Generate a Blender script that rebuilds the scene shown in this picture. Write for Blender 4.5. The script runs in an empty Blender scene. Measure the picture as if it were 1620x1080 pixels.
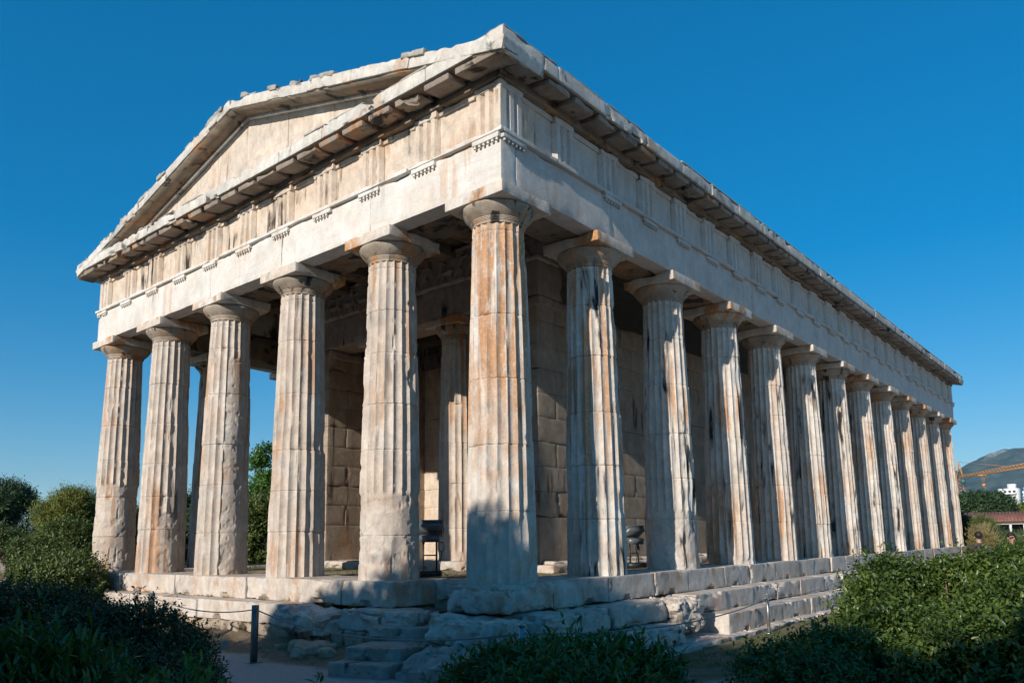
import bpy, math, random
import numpy as np
from mathutils import Vector, Matrix
# ------------------------------------------------------------------ camera, sky, sun, exposure
S = bpy.context.scene
S.render.resolution_x = 1024; S.render.resolution_y = 682
cd = bpy.data.cameras.new('camera'); cam = bpy.data.objects.new('camera', cd); S.collection.objects.link(cam); S.camera = cam
CP = np.array([6.7496, -7.8039, 0.6046]); yaw, pit, roll, F = 0.679, 0.1445, -0.0157, 1217.04
fw = Vector((-math.sin(yaw)*math.cos(pit), math.cos(yaw)*math.cos(pit), math.sin(pit)))
r0 = Vector((math.cos(yaw), math.sin(yaw), 0)); u0 = r0.cross(fw)
r2 = r0*math.cos(roll)+u0*math.sin(roll); u2 = -r0*math.sin(roll)+u0*math.cos(roll)
M = Matrix((r2, u2, -fw)).transposed().to_4x4(); M.translation = Vector(CP); cam.matrix_world = M
cd.sensor_width = 36; cd.lens = 36*F/1620; cd.shift_x = -29.06/1620; cd.shift_y = 135/1620
cd.clip_start = 0.1; cd.clip_end = 30000
S.view_settings.view_transform = 'Standard'; S.view_settings.look = 'None'; S.view_settings.exposure = 0.12; S.view_settings.gamma = 1
SUN_EL, SUN_AZ = 21.7, 5.3          # azimuth measured from -Y towards +X
sdir = Vector((math.sin(math.radians(SUN_AZ))*math.cos(math.radians(SUN_EL)), -math.cos(math.radians(SUN_AZ))*math.cos(math.radians(SUN_EL)), math.sin(math.radians(SUN_EL))))
ld = bpy.data.lights.new('sun', 'SUN'); sun = bpy.data.objects.new('sun', ld); S.collection.objects.link(sun)
ld.energy = 5.0; ld.angle = math.radians(0.5); ld.color = (1.0, 0.935, 0.84)
sun.rotation_euler = (-sdir).to_track_quat('-Z', 'Y').to_euler()
W = bpy.data.worlds.new('World'); S.world = W; W.use_nodes = True
wn = W.node_tree; wn.nodes.clear()
sky = wn.nodes.new('ShaderNodeTexSky'); sky.sky_type = 'NISHITA'; sky.sun_disc = False
sky.sun_elevation = math.radians(SUN_EL); sky.sun_rotation = math.radians(180-SUN_AZ)
sky.altitude = 100; sky.air_density = 1.0; sky.dust_density = 0.1; sky.ozone_density = 5.0
bg = wn.nodes.new('ShaderNodeBackground'); bg.inputs[1].default_value = 0.15
hs = wn.nodes.new('ShaderNodeHueSaturation'); hs.inputs['Saturation'].default_value = 1.72; hs.inputs['Value'].default_value = 1.38
gm = wn.nodes.new('ShaderNodeGamma'); gm.inputs[1].default_value = 0.62
wo = wn.nodes.new('ShaderNodeOutputWorld')
wn.links.new(sky.outputs[0], gm.inputs[0]); wn.links.new(gm.outputs[0], hs.inputs['Color']); wn.links.new(hs.outputs[0], bg.inputs[0]); wn.links.new(bg.outputs[0], wo.inputs[0])
S.cycles.max_bounces = 6; S.cycles.volume_bounces = 0

# ------------------------------------------------------------------ helpers
rng = np.random.default_rng(7); random.seed(7)
def ray(u, v):                      # picture point (1620 px wide) -> direction, used only to find where things stand
    d = fw + r2*((u-839.06)/F) - u2*((v-675)/F); return np.array(d)
def onz(u, v, z):
    d = ray(u, v); t = (z-CP[2])/d[2]; return CP+d*t
def at(u, v, dist):
    d = ray(u, v); return CP+d*dist/np.hypot(d[0], d[1])
def _h(i, j, k, s):
    n = (i*374761393 + j*668265263 + k*2147483647 + s*1274126177) & 0xffffffff
    n = ((n ^ (n >> 13))*1274126177) & 0xffffffff
    n = (n ^ (n >> 16)) & 0xffffff
    return n/8388607.5-1.0
def noise(P, f=1.0, s=0):           # smooth value noise, about -1..1
    P = np.asarray(P, float)*f + 1000.0
    I = np.floor(P).astype(np.int64); t = P-I; t = t*t*(3-2*t)
    r = 0
    for a in (0, 1):
        for b in (0, 1):
            for c in (0, 1):
                w = (t[:, 0] if a else 1-t[:, 0])*(t[:, 1] if b else 1-t[:, 1])*(t[:, 2] if c else 1-t[:, 2])
                r = r + w*_h(I[:, 0]+a, I[:, 1]+b, I[:, 2]+c, s)
    return r
def fbm(P, f=1.0, s=0, o=3):
    r = 0; a = 1; 
    for i in range(o): r = r+a*noise(P, f*2.03**i, s+17*i); a *= .5
    return r/1.6
def scoop(P, f, s, th=0.0, R=.55):  # sharp-rimmed scoops: conchoidal chips, about 0..1 deep
    P = np.asarray(P, float)*f+1000.0; I = np.floor(P).astype(np.int64); out = np.zeros(len(P))
    for a in (-1, 0, 1):
        for b in (-1, 0, 1):
            for c in (-1, 0, 1):
                i, j, k = I[:, 0]+a, I[:, 1]+b, I[:, 2]+c
                q = np.stack([i+.5+.45*_h(i, j, k, s), j+.5+.45*_h(i, j, k, s+1), k+.5+.45*_h(i, j, k, s+2)], 1)
                rr = R*(.75+.25*_h(i, j, k, s+4)); d = np.linalg.norm(P-q, axis=1)
                out = np.maximum(out, (_h(i, j, k, s+3) > th)*np.clip(1-(d/rr)**1.6, 0, 1))
    return out
def sstep(a, b, x): t = np.clip((x-a)/(b-a), 0, 1); return t*t*(3-2*t)

class MB:                           # collects vertices and faces, becomes ONE mesh object
    def __init__(s): s.v = []; s.f = []; s.n = 0
    def add(s, v, f):
        v = np.asarray(v, float); f = np.asarray(f, np.int64)
        s.v.append(v); s.f.append(f+s.n); s.n += len(v)
    def box(s, x0, y0, z0, x1, y1, z1):
        v = [(x, y, z) for z in (z0, z1) for y in (y0, y1) for x in (x0, x1)]
        s.add(v, [(0, 2, 3, 1), (4, 5, 7, 6), (0, 1, 5, 4), (2, 6, 7, 3), (0, 4, 6, 2), (1, 3, 7, 5)])
    def obox(s, c, sx, sy, sz, R=None):
        v = np.array([(x, y, z) for z in (-.5, .5) for y in (-.5, .5) for x in (-.5, .5)])*[sx, sy, sz]
        if R is not None: v = v@np.array(R.to_3x3()).T
        s.add(v+np.array(c), [(0, 2, 3, 1), (4, 5, 7, 6), (0, 1, 5, 4), (2, 6, 7, 3), (0, 4, 6, 2), (1, 3, 7, 5)])
    def tube(s, pts, rad, n=8, cap=True):
        pts = np.asarray(pts, float); m = len(pts); rad = np.broadcast_to(rad, (m,))
        T = np.gradient(pts, axis=0); T /= np.linalg.norm(T, axis=1)[:, None]+1e-9
        up = np.array([0, 0, 1.]) if abs(T[0, 2]) < .9 else np.array([1., 0, 0])
        A = np.cross(T, up); A /= np.linalg.norm(A, axis=1)[:, None]+1e-9; B = np.cross(T, A)
        th = np.arange(n)*2*math.pi/n
        v = pts[:, None]+rad[:, None, None]*(A[:, None]*np.cos(th)[None, :, None]+B[:, None]*np.sin(th)[None, :, None])
        v = v.reshape(-1, 3); f = []
        for i in range(m-1):
            for j in range(n): f.append((i*n+j, i*n+(j+1) % n, (i+1)*n+(j+1) % n, (i+1)*n+j))
        if cap:
            v = np.vstack([v, pts[0], pts[-1]])
            for j in range(n): f.append((m*n, (j+1) % n, j, j)); f.append((m*n+1, (m-1)*n+j, (m-1)*n+(j+1) % n, (m-1)*n+(j+1) % n))
        s.add(v, f)
    def grid(s, V, closed=False):   # V: (rows, cols, 3)
        r, c = V.shape[:2]; I = np.arange(r*c).reshape(r, c)
        if closed: a, b = I[:-1], I[1:]; f = np.stack([a, np.roll(a, -1, 1), np.roll(b, -1, 1), b], -1)
        else: f = np.stack([I[:-1, :-1], I[:-1, 1:], I[1:, 1:], I[1:, :-1]], -1)
        s.add(V.reshape(-1, 3), f.reshape(-1, 4))
    def build(s, name, mat, parent=None, smooth=None, origin=None):
        v = np.vstack(s.v)
        if origin is not None: v = v-np.array(origin)
        me = bpy.data.meshes.new(name); me.vertices.add(len(v)); me.vertices.foreach_set('co', v.astype(np.float32).ravel())
        loops = []; tot = []
        for f in s.f:
            if f.shape[1] == 4:
                tri = f[:, 2] == f[:, 3]
                if tri.any():
                    if tri.all(): loops.append(f[:, :3].ravel()); tot.append(np.full(len(f), 3)); continue
                    q = f[~tri]; loops.append(q.ravel()); tot.append(np.full(len(q), 4)); t = f[tri][:, :3]; loops.append(t.ravel()); tot.append(np.full(len(t), 3)); continue
            loops.append(f.ravel()); tot.append(np.full(len(f), f.shape[1]))
        loops = np.concatenate(loops).astype(np.int32); tot = np.concatenate(tot).astype(np.int32)
        me.loops.add(len(loops)); me.loops.foreach_set('vertex_index', loops)
        me.polygons.add(len(tot)); me.polygons.foreach_set('loop_start', np.concatenate([[0], np.cumsum(tot)[:-1]]).astype(np.int32))
        me.polygons.foreach_set('loop_total', tot)
        if smooth: me.polygons.foreach_set('use_smooth', np.ones(len(tot), bool))
        me.update(calc_edges=True); me.validate()
        if smooth and smooth is not True: me.set_sharp_from_angle(angle=math.radians(smooth))
        me.materials.append(mat)
        o = bpy.data.objects.new(name, me); S.collection.objects.link(o)
        if origin is not None: o.location = origin
        if parent is not None: o.parent = parent; o.matrix_parent_inverse = Matrix.Translation(-parent.location) if parent.type == 'EMPTY' and parent.parent is None else Matrix()
        return o
def tag(o, label=None, cat=None, group=None, kind=None):
    for k, v in (('label', label), ('category', cat), ('group', group), ('kind', kind)):
        if v: o[k] = v
    return o
def empty(name, loc, label, cat, group=None):
    o = bpy.data.objects.new(name, None); S.collection.objects.link(o); o.location = loc; o.empty_display_size = .3
    return tag(o, label, cat, group)
def weld_box(hx, hy, hz, r, cell):
    ax = []
    for h in (hx, hy, hz):
        n = max(1, int(round((2*h-2*r)/cell))); t = np.concatenate([[-h, -h+r*.35], np.linspace(-h+r, h-r, n+1), [h-r*.35, h]]); ax.append(t)
    V = []; Fc = []; n0 = 0
    for a in range(3):
        b, c = (a+1) % 3, (a+2) % 3
        B, C = np.meshgrid(ax[b], ax[c], indexing='ij')
        for s in (-1, 1):
            P = np.zeros(B.shape+(3,)); P[..., b] = B; P[..., c] = C; P[..., a] = s*(hx, hy, hz)[a]
            I = np.arange(B.size).reshape(B.shape)+n0
            f = np.stack([I[:-1, :-1], I[1:, :-1], I[1:, 1:], I[:-1, 1:]], -1).reshape(-1, 4)
            if s < 0: f = f[:, ::-1]
            V.append(P.reshape(-1, 3)); Fc.append(f); n0 += B.size
    V = np.vstack(V); Fc = np.vstack(Fc)
    _, idx, inv = np.unique(np.round(V*2e4).astype(np.int64), axis=0, return_index=True, return_inverse=True)
    return V[idx], inv.ravel()[Fc]
def stone(mb, c, size, rz=0, tilt=(0, 0), r=.02, amp=.006, chip=.04, cell=.07, seed=0, freq=3.0, cw=.06, notch=None):
    """weathered block: rounded edges, knocked corners, undulating faces"""
    h = np.array(size)/2; r = min(r, h.min()*.8)
    V, f = weld_box(h[0], h[1], h[2], r, cell)
    inner = h-r; cl = np.clip(V, -inner, inner); d = V-cl; L = np.linalg.norm(d, axis=1)[:, None]
    N = d/np.maximum(L, 1e-9); V = cl+N*np.minimum(L, r)
    R = (Matrix.Rotation(rz, 3, 'Z')@Matrix.Rotation(tilt[0], 3, 'X')@Matrix.Rotation(tilt[1], 3, 'Y')); R = np.array(R)
    Wp = V@R.T+np.array(c); off = np.array([seed*3.7, seed*1.3, seed*2.1])
    q = np.sort(np.abs(V)/1.0-h, axis=1)                    # distances below each face (neg)
    near = sstep(-cw*2.2, -cw*.1, q[:, 1])
    if chip > .004 and len(V) > 60:
        wob = np.stack([noise(Wp+off, 9, 21), noise(Wp+off, 9, 22), noise(Wp+off, 9, 23)], 1)*.03
        ch = near*(scoop(Wp+off+wob, 1.7, 5, .15, .62)*chip*1.3 + scoop(Wp+off+wob, 5, 9, .0, .6)*chip*.7 + scoop(Wp+off, 12, 14, .1, .6)*chip*.25)
    else: ch = near*0
    Wp = Wp-(np.sign(V)*sstep(-cw*1.6, -cw*.3, np.abs(V)-h))@R.T*ch[:, None]
    if amp > .012:                      # broken rock: creased, ridged faces
        rg_ = np.abs(fbm(Wp+off, freq*.9, 41, 4)); pl_ = np.abs(noise(Wp*[1, 1, 2.6]+off, 7, 43)); Wp = Wp-(N@R.T)*(np.clip(.22-rg_, 0, 1)*amp*5+np.clip(.12-pl_, 0, 1)*amp*3.0)[:, None]
    if notch is not None:               # lever hole at the foot of a block: (axis along, outward axis, outward sign, centre, half width, height, depth)
        al_, oa, os_, c0, hw_, hh_, dp_ = notch
        m_ = sstep(1.0, .72, np.hypot((V[:, al_]-c0)/hw_, (V[:, 2]+h[2])/hh_))*(V[:, oa]*os_ > h[oa]-r*1.2)
        Wp[:, oa] -= os_*m_*dp_
    Wp = Wp+(N@R.T)*(fbm(Wp+off, freq, 3, 4)*amp+(noise(Wp+off, 13, 8)+.6*noise(Wp+off, 27, 9))*min(amp, .03)*.35)[:, None]
    mb.add(Wp, f)

# ------------------------------------------------------------------ materials
def new_mat(name):
    m = bpy.data.materials.new(name); m.use_nodes = True; nt = m.node_tree; nt.nodes.clear()
    o = nt.nodes.new('ShaderNodeOutputMaterial'); b = nt.nodes.new('ShaderNodeBsdfPrincipled'); nt.links.new(b.outputs[0], o.inputs[0])
    return m, nt, b
class NT:
    def __init__(s, nt): s.nt = nt; s.g = nt.nodes.new('ShaderNodeNewGeometry')
    def link(s, a, b): s.nt.links.new(a, b)
    def pos(s, scale=(1, 1, 1), loc=(0, 0, 0)):
        m = s.nt.nodes.new('ShaderNodeMapping'); m.inputs['Scale'].default_value = scale; m.inputs['Location'].default_value = loc
        s.link(s.g.outputs['Position'], m.inputs[0]); return m.outputs[0]
    def noise(s, vec, scale, detail=5, rough=.6, dist=0):
        n = s.nt.nodes.new('ShaderNodeTexNoise'); n.inputs['Scale'].default_value = scale; n.inputs['Detail'].default_value = detail
        n.inputs['Roughness'].default_value = rough; n.inputs['Distortion'].default_value = dist; s.link(vec, n.inputs['Vector']); return n.outputs[0]
    def vor(s, vec, scale, feat='F1'):
        n = s.nt.nodes.new('ShaderNodeTexVoronoi'); n.inputs['Scale'].default_value = scale; n.feature = feat; s.link(vec, n.inputs['Vector']); return n.outputs[0]
    def ramp(s, x, a, b, y0=0.0, y1=1.0):
        n = s.nt.nodes.new('ShaderNodeMapRange'); n.inputs[1].default_value = a; n.inputs[2].default_value = b; n.inputs[3].default_value = y0; n.inputs[4].default_value = y1
        s.link(x, n.inputs[0]); return n.outputs[0]
    def math(s, op, a, b):
        n = s.nt.nodes.new('ShaderNodeMath'); n.operation = op
        for i, x in enumerate((a, b)):
            if isinstance(x, (int, float)): n.inputs[i].default_value = x
            else: s.link(x, n.inputs[i])
        return n.outputs[0]
    def mix(s, fac, a, b):
        n = s.nt.nodes.new('ShaderNodeMix'); n.data_type = 'RGBA'
        if isinstance(fac, (int, float)): n.inputs[0].default_value = fac
        else: s.link(fac, n.inputs[0])
        for i, x in ((6, a), (7, b)):
            if isinstance(x, tuple): n.inputs[i].default_value = x+(1,) if len(x) == 3 else x
            else: s.link(x, n.inputs[i])
        return n.outputs[2]
    def bump(s, h, dist, strength=1.0, normal=None):
        n = s.nt.nodes.new('ShaderNodeBump'); n.inputs['Distance'].default_value = dist; n.inputs['Strength'].default_value = strength
        s.link(h, n.inputs['Height'])
        if normal is not None: s.link(normal, n.inputs['Normal'])
        return n.outputs[0]
def marble(name, base=(.60, .50, .41), pale=(.66, .60, .53), rust=(.50, .22, .07), rust_amt=.5, dark_amt=.35, dark=(.035, .033, .03), streak=True, pits=.5, loc=(0, 0, 0), grey=.25, rz=None, bd=.018, mot_=(.72, 1.13)):
    m, nt, b = new_mat(name); n = NT(nt)
    p = n.pos(loc=loc); ps = n.pos(scale=(5.5, 5.5, .38) if streak else (2, 2, 1.4), loc=loc)
    c = n.mix(n.ramp(n.noise(p, 1.3, 6, .62), .35, .65), base, pale)
    c = n.mix(n.math('MULTIPLY', n.ramp(n.noise(n.pos((.7, .7, 5), loc), 1.0, 4, .6, 1.5), .55, .75), .35), c, (.50, .40, .31))     # bedding veins
    c = n.mix(n.math('MULTIPLY', n.ramp(n.noise(p, .9, 5, .65, .6), .48, .70), grey), c, (.33, .32, .30))                                                # lichen grey
    st = n.noise(ps, 1.0, 7, .62, .3)
    rm = n.math('MULTIPLY', n.ramp(st, .56-.08*rust_amt, .62-.08*rust_amt), n.ramp(n.noise(n.pos(loc=(loc[0]+31, loc[1]+7, 3)), .55, 3, .5), .54-.16*rust_amt, .64-.16*rust_amt))
    rm = n.math('MULTIPLY', rm, n.ramp(n.noise(p, 24, 3, .6), .3, .5, .55, 1))
    if rz:
        sp_ = nt.nodes.new('ShaderNodeSeparateXYZ'); n.link(n.g.outputs['Position'], sp_.inputs[0])
        zz_ = n.math('ADD', sp_.outputs[2], n.ramp(n.noise(ps, .8, 4, .6), .3, .7, -1.3, 1.3)); rm = n.math('MULTIPLY', rm, n.ramp(zz_, rz[0], rz[1]))
        rm = n.math('MULTIPLY', rm, n.ramp(n.noise(n.pos(scale=(9, 9, 4)), 1, 5, .7), .36, .46))
    c = n.mix(n.math('MULTIPLY', rm, min(.92, rust_amt*1.3)), c, rust)
    c = n.mix(n.math('MULTIPLY', n.ramp(n.noise(p, 2.2, 5, .6), .5, .72), .45*rust_amt), c, (.60, .36, .20))
    dk = n.noise(n.pos(scale=(4.2, 4.2, .55) if streak else (2.6, 2.6, 2.2), loc=(loc[0]-11, 5, loc[2]+2)), 1.0, 6, .6, .4)
    dm = n.math('MULTIPLY', n.ramp(dk, .56, .63), n.ramp(n.noise(n.pos(loc=(loc[0]+3, 17, 9)), .8, 2, .5), .60-.22*dark_amt, .70-.22*dark_amt))
    c = n.mix(n.math('MULTIPLY', dm, min(1, dark_amt*1.6)), c, dark)
    c = n.mix(n.math('MULTIPLY', n.ramp(n.noise(p, 34, 5, .75), .56, .68), .40), c, (.20, .17, .14))                                 # small pits
    mot = nt.nodes.new('ShaderNodeHueSaturation'); n.link(c, mot.inputs['Color']); n.link(n.ramp(n.noise(n.pos(scale=(5, 5, 3.2), loc=loc), 1.0, 8, .75, .3), .34, .66, mot_[0], mot_[1]), mot.inputs['Value'])
    c = mot.outputs[0]
    nt.links.new(c, b.inputs['Base Color']); b.inputs['Roughness'].default_value = .8; b.inputs['Specular IOR Level'].default_value = .25
    h = n.math('ADD', n.math('MULTIPLY', n.noise(p, 7, 9, .72), .55), n.math('MULTIPLY', n.noise(n.pos((30, 30, 90)), 1, 5, .75), .30))
    pit = n.ramp(n.vor(n.pos(loc=loc), 14), .05, .22)
    pm = n.math('MAXIMUM', pit, n.ramp(n.noise(p, 2.1, 2, .5), .62, .50))
    h = n.math('ADD', h, n.math('MULTIPLY', pm, .5*pits))
    nt.links.new(n.bump(h, bd, 1.0), b.inputs['Normal'])
    return m
def simple(name, col, rough=.7, metal=0, var=.15, scale=6, bump=0, bscale=30, col2=None):
    m, nt, b = new_mat(name); n = NT(nt)
    c2 = col2 or tuple(x*(1-var*2) for x in col)
    nt.links.new(n.mix(n.ramp(n.noise(n.pos(), scale, 5, .6), .3, .7), c2, col), b.inputs['Base Color'])
    b.inputs['Roughness'].default_value = rough; b.inputs['Metallic'].default_value = metal
    if bump: nt.links.new(n.bump(n.noise(n.pos(), bscale, 5, .65), bump, 1), b.inputs['Normal'])
    return m
def leafmat(name, c1, c2, c3, rough=.45, trans=.25):
    m, nt, b = new_mat(name); n = NT(nt)
    cr = nt.nodes.new('ShaderNodeValToRGB'); e = cr.color_ramp.elements
    e[0].position = 0; e[0].color = c1+(1,); e[1].position = 1; e[1].color = c3+(1,); k = e.new(.55); k.color = c2+(1,)
    mx = n.math('ADD', n.math('MULTIPLY', n.g.outputs['Random Per Island'], .6), n.math('MULTIPLY', n.ramp(n.noise(n.pos(), 1.2, 3, .5), .3, .7), .4))
    n.link(mx, cr.inputs[0]); n.link(cr.outputs[0], b.inputs['Base Color']); b.inputs['Roughness'].default_value = rough
    b.inputs['Specular IOR Level'].default_value = .45
    t = nt.nodes.new('ShaderNodeBsdfTranslucent'); mi = n.mix(.5, cr.outputs[0], (c2[0]*1.6, c2[1]*1.7, c2[2]*.6)); n.link(mi, t.inputs[0])
    ms = nt.nodes.new('ShaderNodeMixShader'); ms.inputs[0].default_value = trans
    o = [x for x in nt.nodes if x.type == 'OUTPUT_MATERIAL'][0]
    n.link(b.outputs[0], ms.inputs[1]); n.link(t.outputs[0], ms.inputs[2]); n.link(ms.outputs[0], o.inputs[0])
    return m
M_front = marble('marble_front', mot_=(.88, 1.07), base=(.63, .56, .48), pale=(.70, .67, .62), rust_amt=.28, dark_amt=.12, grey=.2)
M_col = marble('marble_column', base=(.56, .45, .36), pale=(.62, .54, .46), rust_amt=.5, dark_amt=.40, grey=.34, bd=.024)
M_colr = marble('marble_column_rusty', bd=.024, rust_amt=1.6, dark_amt=.35, rust=(.50, .25, .11), grey=.2, rz=(1.6, 3.2))
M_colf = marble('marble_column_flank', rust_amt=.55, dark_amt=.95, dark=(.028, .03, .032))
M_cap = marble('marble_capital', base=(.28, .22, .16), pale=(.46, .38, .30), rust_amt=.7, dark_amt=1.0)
M_abac = marble('marble_abacus', base=(.62, .50, .39), rust_amt=.8, dark_amt=.3, streak=False)
M_frz = marble('marble_frieze', bd=.025, base=(.64, .50, .38), pale=(.66, .56, .46), rust_amt=.38, dark_amt=.85, dark=(.06, .045, .035), rust=(.42, .24, .12))
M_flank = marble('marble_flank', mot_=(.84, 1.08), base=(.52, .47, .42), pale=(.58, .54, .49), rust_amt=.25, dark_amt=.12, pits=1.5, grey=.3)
M_cor = marble('marble_cornice', base=(.58, .53, .46), pale=(.66, .62, .55), rust_amt=.3, dark_amt=.45, streak=False, grey=.5)
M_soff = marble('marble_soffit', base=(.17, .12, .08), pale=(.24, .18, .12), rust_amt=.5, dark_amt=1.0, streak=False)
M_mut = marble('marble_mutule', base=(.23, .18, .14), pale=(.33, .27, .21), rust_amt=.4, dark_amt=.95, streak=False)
M_tile = marble('marble_tile', base=(.34, .33, .29), pale=(.42, .40, .35), rust_amt=.1, dark_amt=.5, streak=False, grey=.7)
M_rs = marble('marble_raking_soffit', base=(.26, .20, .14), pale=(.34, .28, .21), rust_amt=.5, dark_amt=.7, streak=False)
M_tymp = marble('marble_tympanum', base=(.60, .49, .39), pale=(.66, .57, .48), rust_amt=.45, dark_amt=.25, rust=(.52, .30, .17))
M_step = marble('marble_step', base=(.57, .47, .38), pale=(.64, .57, .50), rust_amt=.4, dark_amt=.5, streak=False, grey=.6, bd=.03)
M_poros = marble('poros_stone', bd=.035, base=(.36, .27, .18), pale=(.45, .36, .26), rust_amt=.3, dark_amt=.5, streak=False, pits=2, grey=.6, dark=(.05, .05, .045))
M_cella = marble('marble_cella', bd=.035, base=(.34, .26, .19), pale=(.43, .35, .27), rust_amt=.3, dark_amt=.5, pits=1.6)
M_rock = marble('dark_rock', bd=.035, base=(.30, .27, .23), pale=(.40, .37, .32), rust_amt=.2, dark_amt=.6, streak=False, pits=2, grey=.7)
M_post = simple('painted_steel', (.16, .17, .16), .5, .6)
M_zinc = simple('galvanised_steel', (.42, .43, .42), .4, .8)
M_rope = simple('rope', (.25, .24, .22), .8)
M_bark = simple('bark', (.16, .12, .08), .9, bump=.01)
M_black = simple('black_lamp_metal', (.03, .035, .035), .45, .3)
M_grey = simple('grey_lamp_metal', (.14, .16, .17), .4, .4)
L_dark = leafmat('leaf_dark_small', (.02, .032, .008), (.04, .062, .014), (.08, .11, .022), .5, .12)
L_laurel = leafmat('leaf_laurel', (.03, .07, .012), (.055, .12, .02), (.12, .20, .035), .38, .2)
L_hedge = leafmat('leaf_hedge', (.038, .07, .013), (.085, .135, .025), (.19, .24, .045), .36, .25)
L_olive = leafmat('leaf_olive', (.055, .08, .022), (.11, .15, .04), (.19, .23, .07), .55, .25)
L_pine = leafmat('leaf_pine', (.016, .038, .012), (.034, .07, .02), (.07, .11, .03), .6, .12)
L_ypine = leafmat('leaf_yellow_pine', (.08, .11, .02), (.17, .19, .035), (.27, .27, .06), .6, .2)
L_fresh = leafmat('leaf_fresh', (.04, .10, .02), (.08, .17, .03), (.15, .26, .06), .45, .3)
L_dry = leafmat('leaf_dry', (.20, .16, .07), (.32, .25, .11), (.42, .34, .16), .7, .2)
L_grass = leafmat('grass_blades', (.05, .08, .015), (.10, .14, .03), (.22, .20, .07), .6, .3)

# ------------------------------------------------------------------ dimensions of the temple
XW, YL = -13.708, 31.776
FX = [-.566, -2.979, -5.562, -8.145, -10.728, -13.141]
FY = [.566, 2.979]+[2.979+2.581*i for i in range(1, 11)]+[31.21]
HC, A = 5.68, .50
fx0, fx1 = FX[5]-A, FX[0]+A           # architrave faces
fy0, fy1 = FY[0]-A, FY[12]+A
# ------------------------------------------------------------------ ground, paths, hills
def ground_h(x, y):
    P = np.stack([x, y, 0*x], 1)
    h = -1.10+.03*fbm(P, .7, 2, 3)
    d = np.hypot(x+6.8, y-14)
    h = h-13*sstep(45, 170, d)
    # rubble and soil heaped at the foot of the west steps and round the broken corner
    dw = np.maximum(np.maximum(XW-x, x-1.1), np.maximum(-y-.0, y-33))
    heap = sstep(1.35, .15, dw)*sstep(-1, .6, -dw+1.2)
    h = h+heap*(.20+.10*fbm(P, 2.2, 4, 3))*sstep(3.0, .5, y)*sstep(-.6, -3, x)
    inside = (x > XW-.1) & (x < .1) & (y > -.1) & (y < YL+.1)
    return np.where(inside, -1.3, h)
def axis(lo, hi, dense_lo, dense_hi, step, growth=1.12):
    a = list(np.arange(dense_lo, dense_hi, step)); s = step; t = a[-1]
    while t < hi: s *= growth; t += s; a.append(min(t, hi))
    s = step; t = a[0]; b = []
    while t > lo: s *= growth; t -= s; b.append(max(t, lo))
    return np.array(b[::-1]+a)
gx = axis(-9000, 9000, -16, 9, .14, 1.14); gy = axis(-1500, 11000, -6.5, 8, .14, 1.12)
X, Y = np.meshgrid(gx, gy); Z = ground_h(X.ravel(), Y.ravel()).reshape(X.shape)
g = MB(); g.grid(np.stack([X, Y, Z], -1))
m, nt, b = new_mat('ground_gravel'); n = NT(nt); p = n.pos()
grav = n.mix(n.ramp(n.noise(p, 90, 4, .8), .42, .58), (.30, .26, .22), (.64, .60, .55))
soil = n.mix(n.ramp(n.noise(p, 14, 6, .7), .3, .7), (.16, .105, .06), (.33, .24, .15))
sep = nt.nodes.new('ShaderNodeSeparateXYZ'); n.link(n.g.outputs['Position'], sep.inputs[0])
# gravel path along the west and south sides, soil and thin grass next to the steps
wob = n.ramp(n.noise(p, 1.1, 4, .6), 0, 1, -.45, .45)
pathw = n.ramp(n.math('ADD', sep.outputs[1], wob), -1.05, -1.25)
paths = n.ramp(n.math('ADD', sep.outputs[0], wob), 2.3, 2.6)
pm = n.math('MAXIMUM', pathw, paths)
c = n.mix(pm, soil, grav)
gr = n.math('MULTIPLY', n.math('SUBTRACT', 1, pm), n.math('MULTIPLY', n.ramp(n.noise(p, 2.5, 4, .7), .45, .6), n.ramp(sep.outputs[1], 0, 2)))
c = n.mix(gr, c, (.10, .13, .035))
far = n.ramp(sep.outputs[1], 60, 200)
c = n.mix(far, c, n.mix(n.ramp(n.noise(n.pos(), .02, 4, .6), .4, .6), (.07, .09, .04), (.30, .27, .22)))
n.link(c, b.inputs['Base Color']); b.inputs['Roughness'].default_value = .95
n.link(n.bump(n.math('ADD', n.noise(p, 60, 4, .7), n.math('MULTIPLY', n.noise(p, 9, 8, .8), 1.5)), .03, 1), b.inputs['Normal'])
M_ground = m
tag(g.build('ground', M_ground, smooth=True), kind='structure')
# mountain range
hx = np.linspace(-3200, 4200, 300); hy = np.linspace(6200, 9600, 60)
X, Y = np.meshgrid(hx, hy); P = np.stack([X.ravel()/1000, Y.ravel()/1000, 0*X.ravel()], 1)
ridge = 1-np.abs((Y.ravel()-8000)/1800)**1.3
prof = 300+440*sstep(-2100, -750, X.ravel())
Zm = np.maximum(ridge, -.2)*prof*(1+.16*fbm(P, 1.3, 8, 5))+38*fbm(P, 5, 3, 4)-25
g = MB(); g.grid(np.stack([X, Y, Zm.reshape(X.shape)], -1))
m, nt, b = new_mat('mountain'); n = NT(nt); sep = nt.nodes.new('ShaderNodeSeparateXYZ'); n.link(n.g.outputs['Position'], sep.inputs[0])
rk = n.math('MULTIPLY', n.ramp(n.noise(n.pos(), .006, 8, .75), .5, .66), n.ramp(sep.outputs[2], 560, 700, .10, .8))
c = n.mix(rk, n.mix(n.ramp(n.noise(n.pos(), .004, 6, .7), .4, .6), (.03, .045, .035), (.085, .09, .06)), (.50, .46, .43))
n.link(c, b.inputs['Base Color']); b.inputs['Roughness'].default_value = 1; b.inputs['Specular IOR Level'].default_value = 0
tag(g.build('mountain', m, smooth=True), kind='structure')

# ------------------------------------------------------------------ TEMPLE
temple = empty('greek_temple', (XW/2, YL/2, -1.1), 'weathered pale marble Doric temple with pediment and fluted columns on stepped base', 'temple')
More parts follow.
